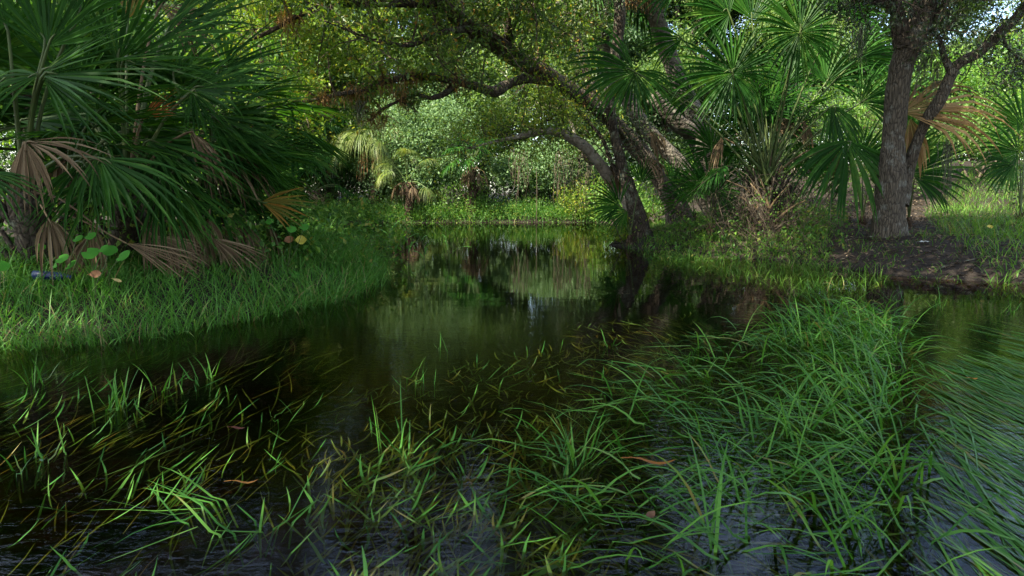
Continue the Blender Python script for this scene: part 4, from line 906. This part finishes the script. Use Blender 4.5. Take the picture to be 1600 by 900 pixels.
# ------------------------------------------------------------------ unseen oaks added to shade the near water and darken its reflections
def shade_tree(lab, base, ell, ncl, per, L, seed):
    g = np.random.default_rng(seed); t = thing('added_shade_oak', (*base, ht(base)), lab, 'tree', 'unseen oaks added for shade round the viewpoint')
    b0 = np.array([*base, ht(base)]); top = b0 + np.array([0, 0, 4.0])
    limb(t, [b0 - UP * .2, b0 + np.array([.1, .1, 2]), top], [.42, .34, .28], 'bark_oak', 'trunk', 12, .2, seed, .4)
    b = MB(); el = [(np.array(e[:3], float), np.array(e[3:], float)) for e in ell]
    for c, r in el: tube(b, smooth_path([top - UP * .4, (top + c) / 2 + UP * .4, c], 9), [.16, .05], 7, 0, .2, 1.)
    b.build('limb', [M['bark_dark']], t)
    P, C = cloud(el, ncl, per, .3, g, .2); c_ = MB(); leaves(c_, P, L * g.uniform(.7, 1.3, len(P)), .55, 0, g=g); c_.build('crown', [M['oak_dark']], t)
shade_tree('unseen oak added left behind the viewpoint to shade the near water and the palmettos', (-7.5, -2.5),
           [(-8, 0, 7, 2.6, 2.6, 1.1), (-5, -2.5, 7, 2.4, 2.4, 1), (-3.5, .6, 7.4, 2.2, 2, .9), (-7, 2.8, 7.6, 2.2, 1.8, 1), (-9.5, 2.5, 7.4, 2, 2, 1), (-5.2, 7.4, 6.8, 2, 1.6, .8), (-2.6, 6.6, 5.8, 2.2, 1.5, 1.0), (-3.6, 5.0, 5.8, 1.6, 1.2, .8)], 860, 60, .12, 61)
shade_tree('unseen oak added right behind the viewpoint, its high crown put there to shade the near grass', (5.0, -4.5),
           [(-3.0, -1.9, 6.9, 2.2, 2.2, .9), (-1.2, -2.2, 7, 1.6, 1.6, .8), (-1.0, 4.4, 8.2, 1.6, 1.5, .7), (5.0, 6.8, 6.6, 1.9, 1.5, .8), (1.6, 6.2, 5.7, 2.2, 1.5, 1.0), (4.6, 5.0, 5.6, 1.7, 1.2, .9), (.8, 4.6, 5.6, 1.7, 1.1, .7), (2.8, 4.2, 5.4, 1.7, 1.1, .8), (-1.3, 4.5, 5.7, 1.6, 1.0, .7)], 860, 60, .12, 62)

# ------------------------------------------------------------------ grasses
g = rng = np.random.default_rng(17)
def bank_field(poly_px, n, z, L, w, lean=(.05, .5), bend=(.4, 1.9), head=None, clump=.0, cs=3., dens=None):
    B2 = scatter(poly_px, n, z, clump=clump, cs=cs); B = np.concatenate([B2, height(B2[:, 0], B2[:, 1])[:, None]], 1)
    B[:, 2] -= .01
    hd = g.uniform(0, 2 * math.pi, n) if head is None else g.normal(head[0], head[1], n)
    ln = g.uniform(*L, n) * (.75 + .35 * np.clip(wob(B[:, 0], B[:, 1], 2.0) + .4, 0, 1.3))
    return B, ln, g.uniform(*w, n), hd, g.uniform(*lean, n), g.uniform(*bend, n)

b = MB()
lb = [(-60, 548), (0, 537), (120, 532), (250, 518), (400, 490), (500, 466), (560, 448), (598, 424), (590, 404), (545, 390), (440, 398), (330, 410), (200, 430), (80, 445), (-60, 450)]
blades(b, *bank_field(lb, 13000, .05, (.14, .34), (.0045, .0085), clump=.4), 0, g=g)
lb2 = [(-60, 450), (80, 440), (200, 425), (330, 400), (440, 385), (545, 384), (500, 375), (300, 388), (100, 405), (-60, 420)]
blades(b, *bank_field(lb2, 3500, .33, (.16, .32), (.005, .009), clump=.3), 0, g=g)
# long tussock running out into the pond
tus = [(400, 395), (480, 375), (560, 382), (600, 405), (604, 425), (560, 450), (470, 470), (420, 440)]
blades(b, *bank_field(tus, 2600, .1, (.24, .46), (.004, .008), (.05, .4), (.6, 1.6), clump=.2), 0, g=g)
# stalks standing in the water along the edge
e = smooth_path([G(*p) for p in [(-40, 545), (120, 536), (250, 522), (400, 495), (500, 472), (560, 455), (600, 430)]], 80); n = 900
B = e[g.integers(0, 80, n)] + np.stack([g.normal(0, .06, n), -np.abs(g.normal(0, .07, n)), np.full(n, -.05)], -1)
blades(b, B, g.uniform(.2, .42, n), g.uniform(.004, .008, n), g.uniform(0, 6.28, n), g.uniform(0, .5, n), g.uniform(.4, 1.9, n), 0, g=g)
tag(b.build('bank_grass', [M['grass']]), 'lush fine grass covering the left bank down to the water', 'grass', kind='stuff')

b = MB()
rb = [(955, 384), (1000, 390), (1100, 403), (1200, 407), (1285, 413), (1290, 375), (1240, 345), (1120, 345), (1010, 352), (985, 370)]
blades(b, *bank_field(rb, 11000, .12, (.07, .19), (.006, .010), clump=.3), 0, g=g)
rb2 = [(1020, 356), (1130, 340), (1290, 345), (1300, 378), (1180, 376), (1040, 374)]
blades(b, *bank_field(rb2, 7000, .3, (.09, .24), (.006, .010), clump=.2), 0, g=g)
rb3 = [(1440, 345), (1520, 330), (1640, 330), (1640, 395), (1560, 385), (1480, 365)]
blades(b, *bank_field(rb3, 4500, .38, (.14, .34), (.006, .010), clump=.4), 0, g=g)
rb4 = [(1270, 412), (1400, 428), (1640, 442), (1640, 385), (1420, 378), (1310, 376)]
blades(b, *bank_field(rb4, 1500, .2, (.05, .18), (.005, .009), clump=.75, cs=4), 0, g=g)
# thin grass standing in the shallows off the right bank
rs = [(1000, 391), (1100, 405), (1300, 418), (1390, 432), (1370, 455), (1270, 470), (1180, 440), (1060, 420)]
B, ln, w, hd, le, be = bank_field(rs, 1100, 0, (.14, .28), (.004, .007), clump=.35, cs=4); B[:, 2] = -.06
blades(b, B, ln, w, hd, le, be, 0, g=g)
tag(b.build('bank_grass', [M['grass_short']]), 'short patchy grass on the right bank and in its shallows', 'grass', kind='stuff')

b = MB(); n = 15000
B2 = scatter([(985, 388), (1300, 415), (1640, 445), (1640, 370), (1400, 345), (1040, 345)], n, .25); B = np.concatenate([B2, height(B2[:, 0], B2[:, 1])[:, None] + g.uniform(.0, .025, (n, 1))], 1)
dd = g.normal(size=(n, 3)); dd[:, 2] *= .12
leaves(b, B, g.uniform(.02, .075, n), .45, 0, dd * 2, updir=1.5, g=g)
for i in range(260):
    p = B[g.integers(n)]; a = g.uniform(0, 6.28); l = g.uniform(.1, .4); d = np.array([math.cos(a), math.sin(a), .05])
    tube(b, [p, p + d * l * .5 + UP * .015, p + d * l], [.004, .002], 3, 1)
tag(b.build('leaf_litter', [M['litter'], M['twig']]), 'brown fallen leaves and twigs strewn over the bare right bank', 'litter', kind='stuff')

STK = [((1290, 385), (1370, 372), .014, 'grey fallen stick lying on the bare soil left of the thick oak'), ((1430, 410), (1540, 398), .012, 'thin fallen stick on the bare soil nearest the water, right of the thick oak'), ((1010, 386), (1090, 380), .016, 'dark fallen branch at the water edge below the slim dark tree'), ((300, 425), (390, 408), .011, 'bare fallen stick in the grass beside the farthest fallen fan leaf')]
for (a_, b_, r_, lab) in STK:
    A_, B_ = on_ground(*a_), on_ground(*b_); mid = (A_ + B_) / 2 + np.array([0, .05, .05]); s_ = MB(); pth = smooth_path([A_ + UP * .015, mid, B_ + UP * .03], 10)
    tube(s_, pth, [r_, r_ * .5], 6, 0, .3, 2.); tube(s_, [pth[5], pth[5] + np.array([.08, .1, .10]), pth[5] + np.array([.18, .12, .14])], [r_ * .5, r_ * .2], 4)
    tag(s_.build('fallen_stick', [M['bark_dark']], None, A_), lab, 'stick', 'fallen sticks on the banks')

# broad leaved weeds on the right bank
b = MB(); n = 420
B2 = scatter([(1000, 360), (1130, 345), (1320, 345), (1330, 372), (1180, 372), (1040, 375)], n, .33, clump=.5, cs=3); C = np.concatenate([B2, height(B2[:, 0], B2[:, 1])[:, None] + g.uniform(.04, .22, (n, 1))], 1)
P = np.repeat(C, 9, 0) + g.normal(0, .06, (n * 9, 3)); leaves(b, P, g.uniform(.03, .07, len(P)), .55, 0, g=g)
tag(b.build('bank_weeds', [M['weed']]), 'leafy green weeds among the grass under the big fan palm', 'weeds', kind='stuff')

# flooded grass in the foreground
b = MB()
fg = [(850, 690), (940, 650), (1030, 610), (1080, 570), (1190, 520), (1260, 505), (1330, 490), (1395, 500), (1425, 560), (1430, 660), (1450, 760), (1450, 980), (860, 980), (880, 800)]
n = 1050; B2 = scatter(fg, n, -.1, clump=.65, cs=2.6); B = np.concatenate([B2, np.full((n, 1), -.08)], 1)
hd = np.where(g.random(n) < .6, g.normal(R(195), .5, n), g.normal(R(-35), .8, n))
blades(b, B, g.uniform(.18, .44, n), g.uniform(.006, .0105, n), hd, g.uniform(.2, 1.0, n), g.uniform(.8, 1.7, n), 0, nst=7, g=g, zmin=-.012)
# denser arching tussock on its far right corner
n = 420; B2 = scatter([(1180, 560), (1260, 520), (1390, 510), (1420, 580), (1410, 700), (1300, 640)], n, -.12, clump=.2); B = np.concatenate([B2, np.full((n, 1), -.08)], 1)
blades(b, B, g.uniform(.22, .40, n), g.uniform(.006, .010, n), g.normal(R(200), 1.6, n), g.uniform(.0, .6, n), g.uniform(.8, 1.9, n), 0, nst=7, g=g, zmin=-.012)
n = 260; B2 = scatter([(1080, 720), (1400, 640), (1440, 960), (1100, 960)], n, -.12); B = np.concatenate([B2, np.full((n, 1), -.08)], 1)
blades(b, B, g.uniform(.26, .44, n), g.uniform(.006, .010, n), g.normal(R(140), 1.4, n), g.uniform(.2, .9, n), g.uniform(.5, 1.5, n), 0, nst=7, g=g, zmin=-.012)
tag(b.build('water_grass', [M['water_grass']]), 'thick tangle of bright green grass rising out of the shallow water nearest the viewpoint', 'grass', kind='stuff')

# long strands combed flat by the current
b = MB()
def strands(poly, n, z, ang, sp_, L, w, mat, clump=.2, cs=3., zj=.001, wave=.08, tilt=(0, 0), prof=(.5, .9, 1, .95, .8, .5, .08)):
    B2 = scatter(poly, n, 0, clump=clump, cs=cs); k = 7; st = np.linspace(0, 1, k)
    a = g.normal(ang, sp_, n); ln = g.uniform(*L, n); zz = g.uniform(*z, n); cv = g.normal(0, wave, n)
    P = np.zeros((n, k, 3)); P[:, 0, :2] = B2
    for j in range(1, k):
        aa = a + cv * (st[j] - .4) * 3
        P[:, j, 0] = P[:, j - 1, 0] + np.cos(aa) * ln / (k - 1); P[:, j, 1] = P[:, j - 1, 1] + np.sin(aa) * ln / (k - 1)
    P[..., 2] = zz[:, None] + g.normal(0, zj, (n, k)) + st[None] ** 1.5 * g.uniform(*tilt, n)[:, None]
    hwid = (g.uniform(*w, n) * .5)[:, None] * np.array(prof); sd = np.stack([-np.sin(a), np.cos(a), g.normal(0, .25, n)], -1)[:, None]
    V = np.stack([P - sd * hwid[..., None], P + sd * hwid[..., None]], 2).reshape(n, k * 2, 3)
    q = np.array([[2 * j, 2 * j + 1, 2 * j + 3, 2 * j + 2] for j in range(k - 1)])
    b.add(V.reshape(-1, 3), (q[None] + (np.arange(n) * k * 2)[:, None, None]).reshape(-1, 4), mat, True)
strands([(1430, 560), (1660, 530), (1750, 980), (1400, 980), (1420, 700)], 700, (-.008, .008), R(-93), .17, (.35, .75), (.0055, .009), 0, .45, cs=2.4, zj=.003)
strands([(1500, 500), (1700, 500), (1700, 600), (1480, 590)], 260, (-.012, .005), R(-80), .15, (.3, .6), (.005, .009), 0, .3)
# left: thin strands drifting to the right, mostly under water
strands([(-80, 560), (300, 560), (480, 530), (520, 600), (420, 700), (200, 760), (-80, 720)], 190, (-.04, .001), R(88), .22, (.25, .5), (.003, .0055), 1, .35)
strands([(-100, 700), (400, 640), (500, 760), (420, 980), (-120, 980)], 120, (-.07, -.008), R(92), .35, (.12, .35), (.003, .006), 1, .35)
# middle: short straight leaf tips slanting up through the surface
LP = (.3, .7, 1, 1, .85, .5, .05)
strands([(430, 640), (640, 590), (850, 540), (1050, 540), (1060, 640), (860, 700), (640, 720), (460, 740)], 420, (-.05, -.005), R(84), .55, (.06, .17), (.005, .009), 1, .45, cs=4, wave=.15, tilt=(0, .02), prof=LP)
strands([(900, 510), (1060, 490), (1160, 520), (1060, 600), (920, 600)], 420, (-.05, -.002), R(120), .5, (.08, .22), (.004, .008), 1, .3, wave=.15, tilt=(0, .02), prof=LP)
strands([(480, 720), (660, 680), (900, 650), (930, 980), (440, 980)], 640, (-.09, -.01), R(80), .55, (.08, .24), (.005, .009), 1, .45, cs=4, wave=.15, tilt=(0, .04), prof=LP)
strands([(480, 740), (660, 700), (900, 660), (930, 980), (440, 980)], 170, (-.03, -.005), R(80), .7, (.08, .2), (.006, .0095), 0, .5, cs=4, wave=.15, tilt=(.015, .05), prof=LP)
strands([(850, 640), (1100, 560), (1420, 600), (1440, 980), (850, 980)], 800, (-.10, -.006), R(120), .9, (.15, .4), (.005, .009), 1, .3, wave=.2, prof=LP)
strands([(1380, 560), (1700, 560), (1750, 980), (1400, 980)], 400, (-.10, -.015), R(-93), .18, (.35, .75), (.006, .010), 1, .3)
tag(b.build('floating_grass', [M['water_grass'], M['sub_grass']]), 'long grass strands combed flat by the current at and below the water surface', 'grass', kind='stuff')
b = MB()      # thin single blades just breaking the surface further left
for poly, n, hm in [([(-60, 575), (330, 600), (480, 650), (420, 760), (120, 800), (-80, 760)], 110, 95), ([(430, 620), (900, 540), (1060, 560), (860, 680), (560, 720)], 40, 80), ([(40, 740), (480, 700), (560, 980), (-60, 980)], 60, 85)]:
    strands(poly, n, (-.03, -.004), R(hm), .45, (.07, .22), (.004, .0075), 0, .5, cs=4, wave=.12, tilt=(.01, .06), prof=LP)
tag(b.build('grass_tips', [M['water_grass']]), 'thin single grass blades just breaking the dark rippled water', 'grass', kind='stuff')

# single tufts standing in the water
TU = [(65, 600, 9, .30, 'grass tuft in the dark water nearest the left photo edge, below the grassy bank'), (180, 640, 16, .30, 'dense grass tuft standing in the dark water below the left bank'), (258, 610, 7, .30, 'grass tuft with one long slanting blade, close below the left bank'), (325, 590, 8, .26, 'grass tuft farthest along the left bank edge, four upright blades'),
      (70, 720, 7, .24, 'small grass tuft low in the dark water at the left'), (8, 745, 6, .26, 'grass tuft cut by the left photo edge'), (625, 700, 9, .42, 'tall lone grass stem with crossing leaves in the middle of the rippled water'), (655, 600, 7, .30, 'leafy grass tuft just beyond the tall lone stem'), (695, 548, 3, .2, 'two thin upright blades with dark reflections in the middle water'), (417, 655, 3, .18, 'tiny pair of blades on the rippled sky reflection'),
      (340, 800, 9, .50, 'tuft of long flat-lying blades in the lower left water'), (405, 835, 8, .36, 'tuft beside the long flat-lying blades, blades upright'), (900, 720, 14, .40, 'bright tuft at the left edge of the thick grass tangle'), (940, 540, 4, .2, 'small bent tuft beyond the thick grass tangle'),
      (1250, 540, 9, .5, 'tallest upright blades at the far edge of the grass tangle'), (1465, 480, 8, .3, 'thin tuft in the shallows before the thick oak'), (1400, 470, 9, .26, 'low tuft in the shallows left of the thin tuft'), (1580, 490, 5, .24, 'pair of slanting blades in the shallows near the right photo edge'), (1270, 455, 9, .28, 'wispy tuft in front of the bare muddy shore')]
for px, py, k, l, lab in TU:
    k = int(k * 1.2); c = G(px, py); b = MB(); B = np.stack([c[0] + g.normal(0, .035, k), c[1] + g.normal(0, .035, k), np.full(k, -.06)], -1)
    hd = g.normal(R(150), 1.0, k) if 'flat-lying' in lab else g.uniform(0, 6.28, k)
    le = g.uniform(.8, 1.3, k) if 'flat-lying' in lab else g.uniform(.0, .45, k)
    blades(b, B, g.uniform(.35, 1.1, k) * l * .62 + .06, g.uniform(.005, .0085, k), hd, le, g.uniform(.1, .9, k), 0, nst=7, g=g, zmin=-.0)
    tag(b.build('grass_tuft', [M['water_grass']], None, (c[0], c[1], -.06)), lab, 'grass tuft', 'grass tufts standing in the water')

# broad reeds off the end of the tussock
def reed(lab, px, py, hts, Y=None, tips=()):
    c = G(px, py); t = thing('reed', (c[0], c[1], -.05), lab, 'reed', 'reeds at the tip of the grassy bank')
    s = MB(); l = MB()
    p0 = np.array([c[0], c[1], -.08]); top = p0 + np.array([g.normal(0, .05), g.normal(0, .05), hts + .08]); path = smooth_path([p0, (p0 + top) / 2 + np.array([g.normal(0, .03), 0, 0]), top], 8)
    tube(s, path, [.006, .004], 5); s.build('stem', [M['petiole']], t)
    for j in range(5):
        q = path[2 + j]; l = MB(); a = g.uniform(0, 6.28)
        blades(l, np.array([q]), np.array([hts * g.uniform(.55, .9)]), np.array([.022]), np.array([a]), np.array([g.uniform(.35, .7)]), np.array([g.uniform(.8, 1.9)]), 0, nst=7, g=g, twist=.2)
        l.build('leaf', [M['grass']], t)
for px, py, h_, lab in [(606, 400, .42, 'reed with folded leaves next to the end of the grassy tussock'), (640, 405, .44, 'tall reed with a long leaf bending right over the calm water'), (660, 410, .34, 'shorter reed between the two tall reeds'), (705, 408, .46, 'outermost reed with a leaf arching like a hook over the pond'), (625, 392, .5, 'upright reed with its tip against the far bank')]:
    reed(lab, px, py, h_)

# broad round leaves on stalks in front of the fallen fan leaf
def round_leaf(mb, c, r, nrmv, mat=0, k=14):
    nrmv = nrm(nrmv); u = nrm(np.cross(nrmv, [.3, 1, .1])); v = np.cross(nrmv, u)
    a = np.linspace(0, 2 * math.pi, k, endpoint=False); rr = r * (1 + .12 * np.cos(3 * a) + .05 * g.normal(size=k)); rr[0] *= .55
    ring = c + (u * np.cos(a)[:, None] + v * np.sin(a)[:, None]) * rr[:, None] - nrmv * (r * .12 * (1 + np.cos(2 * a)))[:, None]
    V = np.vstack([c[None] - nrmv * .0, ring]); Q = [(0, 1 + i, 1 + (i + 1) % k, 1 + (i + 1) % k) for i in range(k)]
    mb.add(V, Q, mat, True)
def broad_plant(lab, Y, lv, foot):
    f0 = W(*foot, Y); f0[2] = ht(f0); t = thing('broadleaf_vine', f0, lab, 'plant', 'broad-leaved plants on the left bank'); s = MB()
    for px, py, r in lv:
        c = W(px, py, Y + g.normal(0, .06)); l = MB(); round_leaf(l, c, r * .85 * Y / F, np.array([g.normal(0, .35), -.6, .8])); l.build('leaf', [M['vine_leaf']], t)
        tube(s, smooth_path([f0 + g.normal(0, .03, 3), (f0 + c) / 2 + UP * .03, c], 6), [.004, .0025], 4)
    s.build('stem', [M['petiole']], t)
broad_plant('plant with three big round bright leaves in front of the largest fallen fan leaf', 4.55, [(140, 394, 15), (170, 390, 14), (190, 399, 14), (160, 388, 10)], (152, 440))
broad_plant('plant with a cluster of round leaves left of the three big round leaves', 4.6, [(95, 403, 12), (86, 413, 11), (108, 414, 12), (62, 385, 9), (140, 368, 10), (120, 372, 9)], (98, 440))
broad_plant('single round leaf cut by the photo edge over the grass', 4.4, [(3, 414, 12), (-14, 425, 12)], (-4, 445))
broad_plant('plant with small round leaves among the grass near the orange and yellow leaves', 5.9, [(455, 357, 9), (475, 354, 9), (460, 428, 10), (300, 345, 9), (420, 345, 8)], (450, 400))

# single fallen leaves
def fallen_leaf(lab, c, L, wid, col, nv=(0, -.4, 1), a=0.3):
    c = np.array(c, float); b = MB(); n_ = nrm(nv); d = nrm(np.array([math.cos(a), math.sin(a), 0]) - n_ * np.dot([math.cos(a), math.sin(a), 0], n_)); s = np.cross(n_, d)
    st = np.linspace(0, 1, 6); hw = L * wid * .5 * np.sin(np.pi * np.clip(st * .97 + .03, 0, 1)) ** .8
    P = c + d * ((st - .5) * L)[:, None] + n_ * (.10 * L * np.cos(st * 5))[:, None]
    A = P - s * hw[:, None] + n_ * (hw * .3)[:, None]; C_ = P + s * hw[:, None] + n_ * (hw * .35)[:, None]
    V = np.stack([A, P, C_], 1).reshape(-1, 3); Q = []
    for k in range(5): Q += [[3 * k, 3 * k + 1, 3 * k + 4, 3 * k + 3], [3 * k + 1, 3 * k + 2, 3 * k + 5, 3 * k + 4]]
    b.add(V, Q, 0, True); tube(b, [P[0], P[0] - d * L * .25], [L * .02, L * .012], 4, 0)
    m_ = flat_mat('fallen_leaf_' + lab.split()[0], col, .6, .3, tuple(x * .6 for x in col), 30)
    tag(b.build('fallen_leaf', [m_], None, c), lab, 'leaf', 'single fallen leaves')
fallen_leaf('orange-brown curled leaf standing in the grass below the round green leaves', W(150, 428, 4.45), .075, .7, (.19, .085, .03), (0, -1, .35), .4)
fallen_leaf('yellow round leaf on the bank by the outermost palmetto', W(471, 375, 6.1), .10, .85, (.40, .36, .05), (0, -1, .4), 0.1)
fallen_leaf('brown leaf beside the yellow round leaf', W(452, 374, 6.1), .085, .8, (.22, .10, .04), (0, -1, .3), 1.0)
fallen_leaf('small straw-coloured leaf in the grass right of the curled orange-brown leaf', W(184, 438, 4.4), .06, .35, (.35, .28, .10), (0, -1, .3), -.8)
p = G(1520, 595); fallen_leaf('orange leaf floating on the combed grass near the right photo edge', (p[0], p[1], .012), .055, .4, (.40, .17, .02), (0, 0, 1), .2)
p = G(1016, 832); fallen_leaf('small reddish round leaf caught in the thick grass tangle', (p[0] , p[1], .05), .035, .6, (.09, .045, .022), (0, -.6, 1), .8)
p = G(1022, 729); fallen_leaf('long orange strip of leaf lying in the thick grass tangle', (p[0], p[1], .02), .15, .12, (.26, .10, .015), (0, -.2, 1), .05)
p = G(372, 671); fallen_leaf('dark red leaf floating on the rippled water', (p[0], p[1], .006), .055, .4, (.11, .03, .015), (0, 0, 1), .1)
p = G(383, 757); fallen_leaf('orange strip of leaf beside the long flat-lying blades', (p[0], p[1], .01), .08, .16, (.24, .11, .02), (0, 0, 1), .3)
p = on_ground(1595 - 200, 330); fallen_leaf('yellow leaf in the grass right of the thick oak', W(1548, 345, 8.6) * np.array([1, 1, 0]) + UP * (ht(W(1548, 345, 8.6)) + .12), .09, .6, (.40, .33, .04), (0, -.8, .6), .2)

# litter left by people: a blue bottle half hidden in the grass, a scrap of white paper under the oak
c = W(80, 431, 4.6); c[2] = max(c[2], ht(c) + .04); b = MB(); ax = nrm([1, .15, -.08])
tube(b, [c - ax * .115, c - ax * .11, c - ax * .04, c, c + ax * .06, c + ax * .085, c + ax * .10], [.018, .03, .031, .026, .031, .018, .012], 12)
t = thing('plastic_bottle', c, 'dark blue plastic bottle lying half hidden in the shaded grass under the palmetto', 'bottle')
b.build('body', [flat_mat('blue_plastic', (.008, .022, .08), .4, .4, (.005, .012, .05))], t)
b = MB(); tube(b, [c + ax * .10, c + ax * .12], [.014, .014], 10); b.build('cap', [flat_mat('blue_cap', (.02, .05, .2), .4, .4)], t)
c = on_ground(1443, 382); b = MB(); k = 7
xs, ys = np.meshgrid(np.linspace(-.07, .07, k), np.linspace(-.04, .04, 5)); zs = .02 + .018 * np.abs(np.sin(xs * 60 + ys * 30)) + g.uniform(0, .012, xs.shape)
ix = np.arange(k * 5).reshape(5, k); b.add(np.stack([xs + c[0], ys + c[1], zs + c[2]], -1).reshape(-1, 3), np.stack([ix[:-1, :-1], ix[:-1, 1:], ix[1:, 1:], ix[1:, :-1]], -1).reshape(-1, 4))
tag(b.build('paper_scrap', [flat_mat('white_paper', (.6, .62, .6), .7, .2, (.4, .42, .4))], None, c), 'crumpled white paper scrap on the bare ground beside the thick oak', 'litter')
p0 = on_ground(1440, 378); b = MB(); e = W(1470, 358, p0[1]); tube(b, smooth_path([p0, (p0 + e) / 2, e], 6), [.006, .003], 4); tag(b.build('green_stalk', [M['petiole']], None, p0), 'long green grass stalk leaning over the white paper scrap', 'stalk')

# ------------------------------------------------------------------ light, sky, camera
SUN_EL, SUN_AZ = R(44), R(-128)            # azimuth measured clockwise from +Y: behind and to the left of the viewpoint
d = Vector((math.sin(SUN_AZ) * math.cos(SUN_EL), math.cos(SUN_AZ) * math.cos(SUN_EL), math.sin(SUN_EL)))
L = bpy.data.lights.new('sun', 'SUN'); L.energy = 5.0; L.angle = R(.53); L.color = (1, .92, .74)
so = bpy.data.objects.new('sun', L); COL.objects.link(so); so.rotation_euler = d.to_track_quat('Z', 'Y').to_euler(); so.location = d * 50
w = bpy.data.worlds.new('World'); sc.world = w; w.use_nodes = True; nt = w.node_tree
for x in list(nt.nodes): nt.nodes.remove(x)
sky = nt.nodes.new('ShaderNodeTexSky'); sky.sky_type = 'NISHITA'; sky.sun_disc = False; sky.sun_elevation = SUN_EL; sky.sun_rotation = SUN_AZ
tc = nt.nodes.new('ShaderNodeTexCoord'); no = nt.nodes.new('ShaderNodeTexNoise'); no.inputs['Scale'].default_value = 3.2; no.inputs['Detail'].default_value = 7
mp = nt.nodes.new('ShaderNodeMapping'); mp.inputs['Scale'].default_value = (1, 1, 2.6); mp.inputs['Location'].default_value = (5.3, 2.1, 1.4); nt.links.new(tc.outputs['Generated'], mp.inputs[0]); nt.links.new(mp.outputs[0], no.inputs['Vector'])
cr_ = nt.nodes.new('ShaderNodeMapRange'); nt.links.new(no.outputs['Fac'], cr_.inputs[0]); cr_.inputs[1].default_value = .45; cr_.inputs[2].default_value = .62; cr_.inputs[4].default_value = .7
sx = nt.nodes.new('ShaderNodeSeparateXYZ'); nt.links.new(tc.outputs['Generated'], sx.inputs[0])
ck = nt.nodes.new('ShaderNodeMapRange'); nt.links.new(sx.outputs['Y'], ck.inputs[0]); ck.inputs[1].default_value = .3; ck.inputs[2].default_value = .75; ck.inputs[3].default_value = 1.0; ck.inputs[4].default_value = .3
cm = nt.nodes.new('ShaderNodeMath'); cm.operation = 'MULTIPLY'; nt.links.new(cr_.outputs[0], cm.inputs[0]); nt.links.new(ck.outputs[0], cm.inputs[1])
mx = nt.nodes.new('ShaderNodeMix'); mx.data_type = 'RGBA'; nt.links.new(cm.outputs[0], mx.inputs['Factor']); nt.links.new(sky.outputs[0], mx.inputs[6]); mx.inputs[7].default_value = (5.9, 5.5, 4.6, 1)
bg = nt.nodes.new('ShaderNodeBackground'); bg.inputs[1].default_value = .12; nt.links.new(mx.outputs[2], bg.inputs[0])
wo = nt.nodes.new('ShaderNodeOutputWorld'); nt.links.new(bg.outputs[0], wo.inputs[0])

cam = bpy.data.cameras.new('camera'); cam.lens = 24; cam.sensor_width = 36; cam.clip_end = 2000; cam.clip_start = .05
co = bpy.data.objects.new('camera', cam); COL.objects.link(co); co.location = (0, 0, CAM_H); co.rotation_euler = (R(90) - PITCH, 0, 0); sc.camera = co
sc.view_settings.view_transform = 'Standard'; sc.view_settings.look = 'None'; sc.view_settings.gamma = 1; sc.view_settings.use_curve_mapping = False
sc.view_settings.exposure = 2.1
cy = sc.cycles
cy.max_bounces = 8; cy.diffuse_bounces = 3; cy.glossy_bounces = 3; cy.transmission_bounces = 4; cy.transparent_max_bounces = 8; cy.volume_bounces = 0
cy.caustics_reflective = False; cy.caustics_refractive = False; cy.use_denoising = True; cy.sample_clamp_indirect = 4
